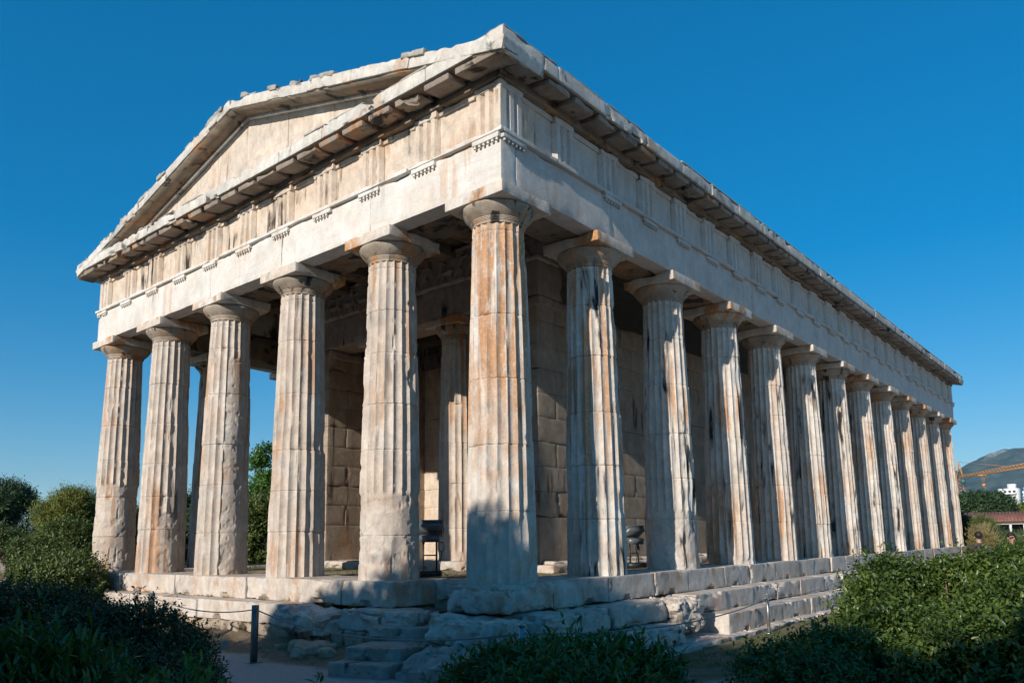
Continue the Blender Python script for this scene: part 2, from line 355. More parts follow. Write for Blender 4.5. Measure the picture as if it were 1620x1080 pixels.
# floor inside the colonnade: earth
fm = MB(); ax = np.linspace(XW+.5, -.5, 110); ay = np.concatenate([np.linspace(.55, 9, 80), np.linspace(9.3, YL-.5, 40)])
X, Y = np.meshgrid(ax, ay); P = np.stack([X.ravel(), Y.ravel(), 0*X.ravel()], 1)
Z = -.05+.035*fbm(P, 1.7, 6, 4)-.38*sstep(-2.5, -2.3, P[:, 0])*sstep(1.45, 1.3, P[:, 1])*sstep(-.8, -1.0, P[:, 0])
fm.grid(np.stack([X, Y, Z.reshape(X.shape)], -1))
m, nt, b = new_mat('earth_floor'); n = NT(nt)
c = n.mix(n.ramp(n.noise(n.pos(), 9, 6, .7), .35, .65), (.22, .15, .085), (.40, .31, .21))
c = n.mix(n.ramp(n.noise(n.pos(), 1.6, 4, .7), .5, .62), c, (.13, .14, .04))
n.link(c, b.inputs['Base Color']); b.inputs['Roughness'].default_value = .95; n.link(n.bump(n.noise(n.pos(), 25, 6, .75), .03, 1), b.inputs['Normal'])
fm.build('floor', m, temple, smooth=True)

# --- stepped platform: three courses as parts, blocks are the pattern
def course(name, z0, z1, faces, mat, seed, chip=.05, amp=.008):
    mb = MB(); k = seed*100
    for (ax_, a0, a1, pos_, depth, L0) in faces:
        t = a0
        while t < a1-.05:
            L = L0*(.85+.4*random.random()); 
            if a1-(t+L) < .45: L = a1-t
            k += 1; j = random.uniform(-.018, .018); zz = random.uniform(-.006, .006)
            if ax_ == 'w': c = (t+L/2, pos_+depth/2+j, (z0+z1)/2+zz); s_ = (L-.008, depth, z1-z0)
            elif ax_ == 's': c = (pos_-depth/2+j, t+L/2, (z0+z1)/2+zz); s_ = (depth, L-.008, z1-z0)
            elif ax_ == 'e': c = (t+L/2, pos_-depth/2, (z0+z1)/2); s_ = (L-.008, depth, z1-z0)
            else: c = (pos_+depth/2, t+L/2, (z0+z1)/2); s_ = (depth, L-.008, z1-z0)
            far_ = (ax_ in 'en') or t > 12 and ax_ == 's'
            nt_ = None
            if ax_ in 'ws' and random.random() < .75: nt_ = (0 if ax_ == 'w' else 1, 1 if ax_ == 'w' else 0, -1 if ax_ == 'w' else 1, random.uniform(-.2, .2), random.uniform(.10, .17), random.uniform(.06, .11), .10)
            stone(mb, c, s_, r=.010, amp=amp, chip=chip*(random.random()*1.4+.15), cell=.30 if far_ and t > 20 else (.10 if t > 10 else .045), seed=k, notch=nt_)
            t += L
    return mb.build(name, mat, temple, smooth=24)
course('stylobate', -.385, 0, [('w', XW, -2.25, 0, 1.15, 1.25), ('s', 1.05, YL-1.1, 0, 1.15, 1.27), ('e', XW, 0, YL, 1.1, 1.3), ('n', 1.15, YL-1.1, XW, 1.15, 1.3)], M_step, 1, chip=.035, amp=.005)
course('step', -.72, -.387, [('w', XW-.42, -4.35, -.42, 1.1, 1.35), ('s', 4.45, YL+.4, .44, 1.1, 1.3), ('e', XW-.4, .4, YL+.42, .8, 1.3), ('n', .7, YL-.4, XW-.42, 1.1, 1.3)], M_step, 2, chip=.05, amp=.007)
course('step', -1.07, -.722, [('s', 4.85, YL+.8, .84, 1.1, 1.3), ('e', XW-.8, -.3, YL+.84, .8, 1.3), ('n', .7, YL-.4, XW-.8, 1.1, 1.3)], M_step, 3, chip=.05, amp=.008)
course('foundation', -1.30, -1.04, [('s', 1.2, YL+.8, 1.08, 1.0, 1.1)], M_step, 5, chip=.06, amp=.02)
# rough poros foundation under the overhanging west step
fb = MB(); t = XW-.3; k = 900
while t < -.2:
    L = random.uniform(.5, 1.0); k += 1
    stone(fb, (t+L/2, -.02+random.uniform(-.05, .06), -.90), (L-.01, .75, .38), r=.06, amp=.035, chip=.10, cell=.05, seed=k, freq=5)
    stone(fb, (t+L/2+.2, -.22+random.uniform(-.06, .08), -1.15), (L+.05, .7, .34), r=.08, amp=.05, chip=.12, cell=.05, seed=k+50, freq=4)
    t += L
for i in range(6): stone(fb, (-.2+random.uniform(-.1, .1), .6+i*.8, -.9), (1.0, .85, .5), r=.06, amp=.04, chip=.1, cell=.06, seed=1000+i, freq=4)
fb.build('rough_foundation', M_poros, temple, smooth=24)
cr = MB(); cr.box(XW+.9, .9, -1.2, -.9, YL-.9, -.12); cr.build('platform_core', M_poros, temple)
# the broken corner: blocks still in place, knocked and rounded
bk = MB()
stone(bk, (-.52, .50, -.19), (1.12, 1.05, .39), r=.05, amp=.028, chip=.16, cell=.036, seed=31)
stone(bk, (-.30, .48, -.205), (.60, 1.02, .35), r=.08, amp=.028, chip=.13, cell=.036, seed=33)
stone(bk, (-1.62, 1.12, -.17), (1.15, .62, .33), r=.05, amp=.028, chip=.08, cell=.05, seed=34)
stone(bk, (-1.32, .62, -.28), (.50, .42, .21), r=.06, amp=.03, chip=.13, cell=.036, seed=35)
bk.build('corner_block', M_step, temple, smooth=24)
bk = MB()
stone(bk, (-3.75, -.30, -.60), (1.15, .72, .34), rz=.05, tilt=(.10, .10), r=.09, amp=.05, chip=.16, cell=.036, seed=41, freq=2.6)
stone(bk, (-2.35, .04, -.555), (1.55, .70, .335), r=.06, amp=.025, chip=.13, cell=.036, seed=42)
stone(bk, (-.80, -.14, -.59), (.62, .62, .40), rz=.15, tilt=(-.1, .12), r=.09, amp=.04, chip=.16, cell=.036, seed=43)
stone(bk, (-.22, -.14, -.59), (.95, .72, .36), r=.07, amp=.03, chip=.14, cell=.036, seed=44)
stone(bk, (.12, .62, -.56), (.72, .82, .34), r=.07, amp=.028, chip=.16, cell=.036, seed=45)
stone(bk, (.12, 1.42, -.56), (.72, .74, .34), r=.06, amp=.028, chip=.13, cell=.036, seed=46)
stone(bk, (.12, 2.62, -.56), (.70, 1.62, .34), r=.05, amp=.015, chip=.09, cell=.036, seed=47)
stone(bk, (.28, 3.92, -.68), (.75, .90, .56), r=.10, amp=.09, chip=.16, cell=.036, seed=48, freq=4)
stone(bk, (.45, 2.55, -.90), (.78, 1.7, .34), r=.08, amp=.03, chip=.14, cell=.05, seed=49)
stone(bk, (.30, .9, -.93), (.95, 1.6, .36), r=.05, amp=.06, chip=.14, cell=.06, seed=50)
bk.build('corner_block', M_step, temple, smooth=24)

# --- columns
def shaft_mesh(x, y, z0, H, R0, R1, seed, npf, nz, dmg, worn, mat, name='column', joints=None, rough=1.0):
    rs = np.random.default_rng(seed)
    nf = 20; th = np.arange(nf*npf)*2*np.pi/(nf*npf); f = (np.arange(nf*npf) % npf)/npf
    th0 = math.pi/20*0
    if joints is None:
        joints = []; t = 0
        while t < H-1.1: t += rs.uniform(.72, 1.05); joints.append(t)
    zz = set(np.round(np.linspace(0, H, nz), 4))
    for j in joints: zz |= {round(j-.012, 4), round(j-.004, 4), round(j+.004, 4), round(j+.012, 4)}
    nk = H-.13
    zz |= {round(nk-.01, 4), round(nk, 4), round(nk+.01, 4)}
    zz = np.array(sorted(zz)); n = len(zz)
    t = zz/H; R = R0+(R1-R0)*t+.010*np.sin(math.pi*t)      # entasis
    TH, ZZ = np.meshgrid(th, zz); Fm = np.broadcast_to(f, TH.shape); RR = np.broadcast_to(R[:, None], TH.shape)
    depth = .088*RR
    flute = 1-(2*Fm-1)**2; 
    drum = np.searchsorted(np.array(joints), ZZ.ravel()).reshape(ZZ.shape)
    dr = rs.uniform(-.007, .007, 20)[drum]; drot = rs.uniform(-.012, .012, 20)[drum]
    dw = rs.uniform(0, 1, 20)[drum]
    P = np.stack([x+RR*np.cos(TH), y+RR*np.sin(TH), ZZ], -1).reshape(-1, 3); sh = np.array([seed*5.3, seed*2.9, 0])
    Pv = (P+sh)*np.array([1, 1, .5])
    n1 = fbm(Pv, 1.6, 1, 3).reshape(TH.shape); n2 = fbm(P+sh, 5, 2, 3).reshape(TH.shape); n3 = noise(P+sh, 17, 3).reshape(TH.shape)
    wear = np.clip(worn(ZZ, TH)+.12*n1*dmg+.13*n2-.12, 0, 1)
    wear = sstep(.14, .26, wear)
    r = RR+dr*(1 if rough else 0) - depth*flute*(1-wear*.92) - wear*(depth*.55) - np.maximum(0, n2-.1)*.006*rough - wear*(np.maximum(0, n1)*.04+.012*sstep(.1, .2, n2))
    arr = sstep(.72, 1.0, np.abs(2*Fm-1)); 
    Q_ = (P+sh)*np.array([1, 1, .45]); c1 = scoop(Q_, 4.2, 31, .45, .6).reshape(TH.shape); c2 = scoop((P+sh)*np.array([1, 1, .7]), 11, 37, .6, .6).reshape(TH.shape)
    arr = sstep(.55, .95, np.abs(2*Fm-1)); r = r - arr*np.minimum(.034, c1*.045+c2*.020)*dmg - (c1 > .3)*(1-arr)*.004*dmg
    gouge = scoop(Pv+7.7, 1.5, 51, .72, .5).reshape(TH.shape)*.05*dmg; r = r-gouge
    jn = np.zeros_like(zz)
    for j in joints:
        w = np.exp(-((zz-j)/.006)**2); jn = np.maximum(jn, w)
        e = np.exp(-np.abs(ZZ-j)/.03)*c1*.05*dmg; r = r-e
    r = r-jn[:, None]*.014
    r = r-np.exp(-((ZZ-nk)/.008)**2)*.012
    TH2 = TH+drot+th0
    V = np.stack([x+r*np.cos(TH2), y+r*np.sin(TH2), z0+ZZ], -1)
    mb = MB(); mb.grid(V, closed=True)
    return mb.build(name, mat, temple, smooth=40)
def capital(x, y, ztop, R1, seed, mat, col, w=1.15, n=56):
    mb = MB(); ech = ztop-.185
    prof = [(R1-.03, ech-.30), (R1-.002, ech-.285)]
    for k in range(3): prof += [(R1+.004+.007*k, ech-.25+.018*k), (R1+.014+.007*k, ech-.245+.018*k), (R1+.014+.007*k, ech-.236+.018*k)]
    for s_ in np.linspace(0, 1, 10): prof.append((R1+.027+(w*.487-R1-.027)*(1-(1-s_)**1.45), ech-.195+.165*s_))
    prof += [(w*.489, ech-.018), (w*.484, ech-.008)]
    prof += [(w*.475, ech), (R1*.5, ech)]
    pr_ = np.array(prof); th = np.arange(n)*2*math.pi/n
    V = np.stack([x+pr_[:, :1]*np.cos(th), y+pr_[:, :1]*np.sin(th), np.broadcast_to(pr_[:, 1:], (len(pr_), n))], -1)
    P = V.reshape(-1, 3); dd = np.maximum(0, fbm(P+seed*3.1, 4, 5, 3)-.25)*.05
    V = P-(P-np.array([x, y, ech]))*[1, 1, 0]*dd[:, None]*2; mb.grid(V.reshape(len(pr_), n, 3), closed=True)
    c = mb.build('capital', mat, col, smooth=50)
    ab = MB(); stone(ab, (x, y, ztop-.0925), (w, w, .183), r=.012, amp=.003, chip=.022*(.5+random.random()), cell=.07, seed=seed+7)
    ab.build('abacus', M_abac, col, smooth=50)
zero = lambda Z, T: 0*Z
def low(h, a=.6): return lambda Z, T: a*sstep(h+.4, h-.5, Z)
def sided(h, ang, a=.9): return lambda Z, T: a*sstep(h+.3, h-.2, Z)*sstep(-.2, .7, np.cos(T-ang))
SH = HC-.185-.27
front = [(M_colr, 1.0, low(.4, .3), 4.5), (M_col, 1.5, low(1.35, .95), 5), (M_col, .8, low(.3, .25), 6),
         (M_col, 1.0, lambda Z, T: .75*sstep(.72, .95, np.cos(T+.02))*sstep(4.9, 3.9, Z), 7), (M_col, 1.0, lambda Z, T: .5*sstep(1.7, 1.0, Z)*sstep(.6, .95, np.cos(T+.1)), 8), (M_col, 1.3, low(2.0, 1.0), 9)]
JN = {0: [1.02, 1.95, 2.9, 3.85], 1: [.72, 2.08, 2.83, 3.68, 4.4]}
for i, x in enumerate(FX):
    mt, dm, wr, sd = front[i]
    c = shaft_mesh(x, FY[0], -.03, SH+.03, .512, .398, int(sd*10), 10, 200, dm, wr, mt, joints=JN.get(i))
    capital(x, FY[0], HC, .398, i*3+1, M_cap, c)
for j in range(1, 13):
    y = FY[j]; near = j <= 6
    wr = sided(1.0, -.9, .9) if j == 2 else (low(.5, .3) if j % 3 == 0 else zero)
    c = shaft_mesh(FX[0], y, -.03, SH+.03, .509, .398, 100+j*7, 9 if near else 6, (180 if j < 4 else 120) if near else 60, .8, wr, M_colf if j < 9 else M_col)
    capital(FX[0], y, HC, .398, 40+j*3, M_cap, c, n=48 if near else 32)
for j in range(1, 13):
    c = shaft_mesh(FX[5], FY[j], -.03, SH+.03, .509, .398, 300+j*7, 6, 40, .6, zero, M_col)
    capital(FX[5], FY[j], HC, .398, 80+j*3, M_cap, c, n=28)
for i in range(1, 5):
    c = shaft_mesh(FX[i], FY[12], -.03, SH+.03, .509, .398, 500+i*7, 6, 40, .6, zero, M_col)
    capital(FX[i], FY[12], HC, .398, 120+i*3, M_cap, c, n=28)
YA = 4.42                              # front of the porch between the cella walls
for x in (-5.6, -8.1):
    c = shaft_mesh(x, YA+.42, .10, SH-.10, .475, .385, int(600-x), 8, 90, 1.2, low(.4, .4), M_col)
    capital(x, YA+.42, HC, .385, int(150-x), M_cap, c, w=1.08)

# --- entablature
def run(side):        # position along a side -> frame (origin, along, outward)
    return {'w': (Vector((fx0, fy0, 0)), Vector((1, 0, 0)), Vector((0, -1, 0)), fx1-fx0),
            's': (Vector((fx1, fy0, 0)), Vector((0, 1, 0)), Vector((1, 0, 0)), fy1-fy0),
            'e': (Vector((fx0, fy1, 0)), Vector((1, 0, 0)), Vector((0, 1, 0)), fx1-fx0),
            'n': (Vector((fx0, fy0, 0)), Vector((0, 1, 0)), Vector((-1, 0, 0)), fy1-fy0)}[side]
def sblock(mb, side, a0, a1, o0, o1, z0, z1, **kw):   # weathered block along a side; o = outward offset of the faces
    O, al, out, L = run(side)
    c = O+al*((a0+a1)/2)+out*((o0+o1)/2); c.z = (z0+z1)/2
    s_ = (a1-a0, abs(o1-o0), z1-z0) if abs(al.x) > .5 else (abs(o1-o0), a1-a0, z1-z0)
    stone(mb, c, s_, **kw)
def trig_positions(side):
    n = 11 if side in 'we' else 25
    axes = FX[::-1] if side in 'we' else FY
    O, al, out, L = run(side); o = O.x if side in 'we' else O.y
    c = [a-o for a in axes]; c[0] = .26; c[-1] = L-.26
    pos = []
    for i in range(len(c)-1): pos += [c[i], (c[i]+c[i+1])/2]
    return pos+[c[-1]], c
TW = .52
for side in 'wsen':
    O, al, out, L = run(side); vis = side in 'ws'; cl = .09 if side == 'w' else .12
    tp, cc = trig_positions(side); sd = 'wsen'.index(side)*1000+2000
    e0 = 0.0 if side in 'we' else .996; e1 = L if side in 'we' else L-.996
    # architrave: one block from column to column
    ar = MB(); ab_ = MB(); cuts = [0]+cc[1:-1]+[L]
    for q in range(len(cuts)-1):
        a0, a1 = cuts[q], cuts[q+1]
        if side in 'sn': a0 = max(a0, 0 if False else .0)
        if side in 'sn' and q == 0: a0 = .003
        lo = a0+.002; hi = a1-.002
        if side in 'sn':
            if q == 0: lo = .996+.004
            if q == len(cuts)-2: hi = L-.996-.004
        sblock(ab_, side, (.36 if q == 0 else lo) if side in 'we' else lo, (L-.36 if q == len(cuts)-2 else hi) if side in 'we' else hi, -.346, -.992, HC+.006, 6.43, r=.02, amp=.01, chip=.05, cell=.12 if vis else .5, seed=sd+q+40)
        if side in 'sn': lo = .345 if q == 0 else lo; hi = L-.345 if q == len(cuts)-2 else hi
        sblock(ar, side, lo, hi, 0, -.34, HC+.002, 6.43, r=.008, amp=.004, chip=.018, cell=cl if vis else .5, seed=sd+q)
    arch = ar.build('architrave', M_flank if side == 's' else (M_front if side == 'w' else M_flank), temple, smooth=45)
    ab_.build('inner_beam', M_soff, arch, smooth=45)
    ta = MB()
    lo, hi = (-.070, L+.070) if side in 'we' else (.0, L)
    t = lo
    while t < hi-.01:
        e = min(t+1.3, hi); sblock(ta, side, t+.002, e-.002, .070, -.3, 6.432, 6.50, r=.006, amp=.002, chip=.02 if random.random() < .8 else .05, cell=.09 if vis else .5, seed=sd+int(t*10)); t = e
    ta.build('taenia', M_front if side == 'w' else M_flank, arch, smooth=45)
    if vis:
        for q, a in enumerate(tp):
            if side == 's' and q == 1: continue
            rg = MB(); sblock(rg, side, a-TW/2, a+TW/2, .060, -.02, 6.355, 6.43, r=.005, amp=.001, chip=.01, cell=.1, seed=sd+q)
            for k in range(6):
                if random.random() < .07: continue
                p_ = O+al*(a-TW/2+.045+k*.086)+out*.034
                V = np.array([(p_.x+rr*math.cos(h_), p_.y+rr*math.sin(h_), z_) for rr, z_ in ((.016, 6.358), (.024, 6.312), (.014, 6.306), (.0, 6.306)) for h_ in np.arange(8)*math.pi/4]).reshape(4, 8, 3)
                rg.grid(V, closed=True)
            rg.build('regula', M_front if side == 'w' else M_flank, arch, smooth=45)
    # frieze: backing wall, metopes, triglyphs
    fr = MB(); 
    lo, hi = (.07, L-.07) if side in 'we' else (.9, L-.9)
    sblock(fr, side, lo, hi, -.14, -.9, 6.502, 7.28, r=.005, amp=.001, chip=0, cell=1.0, seed=sd)
    frz = fr.build('frieze', M_frz if side != 's' else M_flank, temple)
    if vis:
        mt = M_frz if side == 'w' else M_flank
        for q, a in enumerate(tp):
            tg = MB(); z0, z1, zt = 6.503, 7.17, 7.28; w = TW
            # plan outline across the triglyph: half groove, glyphs, half groove
            us = [0, .045, .13, .175, .22, .305, .35, .395, .48, .525]; us = np.array(us)/.525*w
            ds = [-.075, 0, 0, -.07, 0, 0, -.07, 0, 0, -.075]
            if q == 0 : ds[0] = 0
            if q == len(tp)-1: ds[-1] = 0
            rows = []; zs = np.concatenate([np.linspace(z0, z1-.05, 10), [z1-.012, z1, z1+.001]])
            for zi, z_ in enumerate(zs):
                row = []
                for u_, d_ in zip(us, ds):
                    dd = d_ if zi < len(zs)-3 else (d_*.8 if zi == len(zs)-3 else 0)
                    row.append((u_, dd, z_))
                rows.append(row)
            Vv = []
            for row in rows:
                full = [(row[0][0], -.11, row[0][2])]+row+[(row[-1][0], -.11, row[-1][2])]
                Vv.append([(O+al*(a-w/2+u_)+out*(d_+.004))*1.0+Vector((0, 0, z_)) for u_, d_, z_ in full])
            Vv = np.array([[tuple(v) for v in r_] for r_ in Vv])
            if side == 's': Vv = Vv[:, ::-1] if False else Vv
            nn = fbm(Vv.reshape(-1, 3)+q, 4, 3, 3)*.004; dmgk = np.maximum(0, fbm(Vv.reshape(-1, 3)+q*2.1, 3.5, 13, 3)-.45)*.12
            Vv = Vv.reshape(-1, 3)+np.array(out)[None]*(nn-dmgk)[:, None]; tg.grid(Vv.reshape(len(rows), -1, 3))
            sblock(tg, side, a-w/2-.0, a+w/2+.0, .012, -.11, z1+.001, zt, r=.006, amp=.002, chip=.03, cell=.09, seed=sd+q)
            tg.build('triglyph', mt, frz, smooth=30)
        for q in range(len(tp)-1):
            mp = MB(); sblock(mp, side, tp[q]+TW/2-.004, tp[q+1]-TW/2+.004, -.085, -.15, 6.503, 7.279, r=.004, amp=.006, chip=.01, cell=.08, seed=sd+500+q)
            sblock(mp, side, tp[q]+TW/2-.004, tp[q+1]-TW/2+.004, -.05, -.12, 7.19, 7.278, r=.004, amp=.003, chip=.03, cell=.1, seed=sd+600+q)
            mp.build('metope', mt, frz, smooth=45)
    # horizontal cornice: bed block, sloping soffit with mutules, corona
    OV = .445
    gz = MB(); t = -OV; q = 0
    if side in 'sn': t = -OV+.0
    end = L+OV
    while t < end-.02:
        e = min(t+(1.29 if side in 'we' else 1.30), end)
        if end-e < .4: e = end
        if side in 'sn': a0, a1 = max(t, .504), min(e, L-.504)
        else: a0, a1 = t, e
        if a1 <= a0: t = e; continue
        # corona slab with chipped top
        ch = random.choice([.02, .03, .05, .09]) if vis else 0
        if side == 's' and q == 2: ch = .14
        if q == 0 or e >= end: ch = .012
        sblock(gz, side, a0+.004, a1-.004, OV, -.5, 7.475, 7.69+random.uniform(-.012, .012), r=.008, amp=.003, chip=ch, cell=(cl*.6 if a0 < 14 else .12) if vis else .5, seed=sd+q*3, freq=2)
        q += 1; t = e
    cor = gz.build('cornice', M_cor, temple, smooth=32)
    sf = MB(); a0, a1 = (-OV+.03, L+OV-.03) if side in 'we' else (-OV+.07, L+OV-.07)
    # soffit wedge: lower at the outside
    o_out = OV-.035; 
    if side in 'we': xs = (a0, a1)
    V = []
    for a_, dlt in ((a0, 1), (a1, -1)):
        for o_, z_ in ((o_out, 7.475), (o_out, 7.455), (-.02, 7.40+.06)):
            V.append((O+al*(a_+dlt*(0 if o_ > 0 else OV-.05))+out*o_)+Vector((0, 0, z_-0)))
    V = np.array([tuple(v) for v in V]); sf.add(V, [(1, 4, 5, 2)])
    bedlo, bedhi = (-.05, L+.05) if side in 'we' else (-.05+.1, L+.05-.1)
    sblock(sf, side, bedlo, bedhi, .05, -.2, 7.283, 7.34, r=.01, amp=.003, chip=.02, cell=.2, seed=sd+77)
    sblock(sf, side, bedlo, bedhi, .03, -.2, 7.342, 7.47, r=.005, amp=.002, chip=.0, cell=.4, seed=sd+78)
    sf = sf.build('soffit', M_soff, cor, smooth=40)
    if vis:
        allm = []
        for q in range(len(tp)):
            allm.append(tp[q])
            if q < len(tp)-1: allm.append((tp[q]+tp[q+1])/2)
        allm = [-.17]+allm+[L+.17] if side == 'w' else allm
        for q, a in enumerate(allm):
            mu = MB()
            c = O+al*a+out*.212; c.z = 7.42
            R = Matrix.Rotation(math.radians(9 if side == 'w' else 9), 4, Vector(al)*(1 if side == 'w' else 1))
            tl = (math.radians(7), 0) if side == 'w' else (0, math.radians(7))
            brk = side == 'w' and random.random() < .30
            s_ = (.525, .40, .095) if side == 'w' else (.40, .525, .095)
            stone(mu, c, s_, tilt=tl, r=.012, amp=.006, chip=.12 if brk else .025, cell=.05 if (side == 'w' or a < 10) else .12, seed=sd+q*5)
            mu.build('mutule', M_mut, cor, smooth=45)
# pediments
for side, y0, sgn in (('w', fy0, 1), ('e', fy1, -1)):
    xm = (fx0+fx1)/2; ym = y0+sgn*.01; hw = (fx1-fx0)/2
    tm = MB(); nxx = 900; xs = np.linspace(fx0+.3, fx1-.3, nxx); top = 9.27-.262*np.abs(xs-xm); zs = np.linspace(0, 1, 16)
    V = np.zeros((16, nxx, 3)); V[..., 0] = xs; V[..., 2] = 7.66+(np.maximum(top, 7.69)-7.66)*zs[:, None]; V[..., 1] = ym
    P = V.reshape(-1, 3); slab = np.floor((P[:, 0]+.4)/1.45); V[..., 1] += (fbm(P, 2, 3, 3)*.010+.012*_h(np.floor((P[:, 0]+.4)/1.45+.5).astype(np.int64), 3, 5, 2)).reshape(16, nxx)*-sgn + (np.exp(-((((P[:, 0]+.4)/1.45) % 1-.5)*1.45/.007)**2)*.04).reshape(16, nxx)*sgn
    if sgn < 0: V = V[:, ::-1]
    tm.grid(V); tm.build('tympanum', M_tymp, temple, smooth=30)
    rk = MB(); q = 0
    for d in (-1, 1):
        L_ = math.hypot(hw+OV, .262*(hw+OV)); t = 0.0; ang = math.atan(.262)
        while t < L_-.05:
            e = min(t+random.uniform(1.25, 1.5), L_)
            if L_-e < .6: e = L_
            mid = (t+e)/2; cx = xm+d*mid*math.cos(ang); cz = 9.33-mid*math.sin(ang)
            depth = .95; 
            ch = random.choice([.03, .04, .06, .10])
            stone(rk, (cx+d*0, y0-sgn*(OV-depth/2+random.uniform(0, .02)), cz+random.uniform(-.015, .015)), (e-t-.008, depth, .20), tilt=(0, d*ang), r=.008, amp=.004, chip=ch if side == 'w' else .01, cell=.06 if side == 'w' else .5, seed=3000+q+(0 if side == 'w' else 60), freq=2)
            q += 1; t = e
    rake = rk.build('raking_cornice', M_cor, temple, smooth=32)
    bd = MB()
    for d in (-1, 1):
        L_ = (hw-.35)/math.cos(ang); bd.obox((xm+d*(hw-.35)/2, y0-sgn*.03, 9.185-.262*(hw-.35)/2), L_, .08, .06, Matrix.Rotation(d*ang, 4, 'Y'))
    bd.build('bed_moulding', M_cor, rake)
    us_ = MB()
    for d in (-1, 1):
        L_ = (hw+OV-.05)/math.cos(ang); us_.obox((xm+d*(hw+OV-.05)/2, y0-sgn*(OV/2+.0), 9.218-.262*(hw+OV-.05)/2), L_, OV-.06, .02, Matrix.Rotation(d*ang, 4, 'Y'))
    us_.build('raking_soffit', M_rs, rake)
    if side == 'w':
        for d in (-1, 1):
            t = .7
            while t < (hw+OV)/math.cos(ang)-.35:
                if random.random() < (.97 if d < 0 else .7):
                    w = random.uniform(.35, .75); cx = xm+d*t*math.cos(ang); cz = 9.442-t*math.sin(ang)
                    tl = MB(); stone(tl, (cx, y0-OV+.285+random.uniform(-.02, .03), cz), (w, .62, .10), tilt=(0, d*ang), r=.012, amp=.010, chip=.09, cell=.05, seed=3300+int(t*10)+d*7); tl.build('cornice_tile', M_tile, rake, smooth=50)
                t += random.uniform(.75, 1.25)
# tile slabs lying along the front lip of the horizontal cornice
t = -.2
while t < fx1-fx0+.2:
    w = random.uniform(.5, 1.1)
    if random.random() < .6:
        tl = MB(); sblock(tl, 'w', t, t+w, OV+.005, .12, 7.693, 7.73, r=.01, amp=.006, chip=.03, cell=.07, seed=3500+int(t*10)); tl.build('cornice_tile', M_tile, temple, smooth=50)
    t += w+random.uniform(.1, .5)
t = -.44
O_, al_, out_, Ls = run('s')
while t < Ls+.3:
    w = 1.3
    if not 3.4 < t+.7 < 4.6: tl = MB(); sblock(tl, 's', t+.02, min(t+w, Ls+.44)-.02, OV-.0, .10, 7.694, 7.728, r=.01, amp=.006, chip=.03, cell=.09 if t < 12 else .3, seed=3600+int(t*10)); tl.build('cornice_tile', M_tile, temple, smooth=50)
    t += w
# roof behind the pediments, ceiling of the colonnade
rf = MB()
xm = (fx0+fx1)/2
for d in (-1, 1):
    xe = xm+d*((fx1-fx0)/2+.1)
    V = np.array([(xm, fy0+.3, 9.28), (xe, fy0+.3, 7.64), (xe, fy1-.3, 7.64), (xm, fy1-.3, 9.28)]); rf.add(V, [(0, 1, 2, 3)]); rf.add(V-[0, 0, .12], [(3, 2, 1, 0)])
rf.build('roof', simple('roof_slab', (.42, .38, .33), .9, bump=.01), temple)
ce = MB()
ce.box(fx0+.9, fy0+.95, 7.30, fx1-.9, YA+.3, 7.42)
ce.box(fx0+.9, YA+.3, 7.30, -10.6, fy1-.9, 7.42); ce.box(-3.1, YA+.3, 7.30, fx1-.9, fy1-.9, 7.42)
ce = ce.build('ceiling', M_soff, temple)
x = fx0+1.7
while x < fx1-1.2:
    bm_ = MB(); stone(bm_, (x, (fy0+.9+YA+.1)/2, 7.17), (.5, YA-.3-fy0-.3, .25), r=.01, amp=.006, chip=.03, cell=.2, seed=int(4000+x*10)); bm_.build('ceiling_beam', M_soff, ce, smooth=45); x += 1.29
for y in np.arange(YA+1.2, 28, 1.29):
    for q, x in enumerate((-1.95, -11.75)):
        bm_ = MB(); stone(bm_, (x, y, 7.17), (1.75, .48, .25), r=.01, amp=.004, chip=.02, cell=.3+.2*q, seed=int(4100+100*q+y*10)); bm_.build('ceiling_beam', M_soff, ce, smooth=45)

# --- cella: walls of squared blocks
def wall(name, x0, x1, y0, y1, along, mat, base=.06, top=5.66, h=.515, L0=1.24, holes=(), skip=None):
    mb = MB(); z = base; row = 0; k = abs(int(x0*7+y0*13))
    hs_ = [.98]+[h]*20
    while z < top-.05:
        hh = min(hs_[row], top-z); t0, t1 = (x0, x1) if along == 'x' else (y0, y1)
        t = t0; first = True
        while t < t1-.02:
            L = L0*(.5 if first and row % 2 else 1); e = min(t+L, t1)
            if t1-e < .3: e = t1
            k += 1; jit = random.uniform(-.005, .005)
            if not (skip and skip(t, e, z)):
                if along == 'x': c = ((t+e)/2, (y0+y1)/2+jit, z+hh/2); s_ = (e-t-.003, y1-y0, hh-.003)
                else: c = ((x0+x1)/2+jit, (t+e)/2, z+hh/2); s_ = (x1-x0, e-t-.003, hh-.003)
                farr = (along == 'y' and t > 14)
                stone(mb, c, s_, r=.005, amp=.003, chip=.008 if random.random() < .85 else .05, cw=.025, cell=.35 if farr else .08, seed=k)
            t = e; first = False
        z += hh; row += 1
    return mb.build(name, mat, temple, smooth=45)
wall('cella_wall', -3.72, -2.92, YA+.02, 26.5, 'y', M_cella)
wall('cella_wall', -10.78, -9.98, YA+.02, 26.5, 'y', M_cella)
door = lambda t, e, z: z < 4.6 and t > -8.1 and e < -5.6
M_white = marble('marble_door_wall', base=(.60, .47, .36), pale=(.66, .56, .46), rust_amt=.3, dark_amt=.1)
wall('cross_wall', -9.98, -3.73, 7.9, 8.6, 'x', M_white, skip=door)
ws = MB(); ws.box(-9.9, 9.02, 5.5, -3.8, 25, 5.7)
ws = MB()
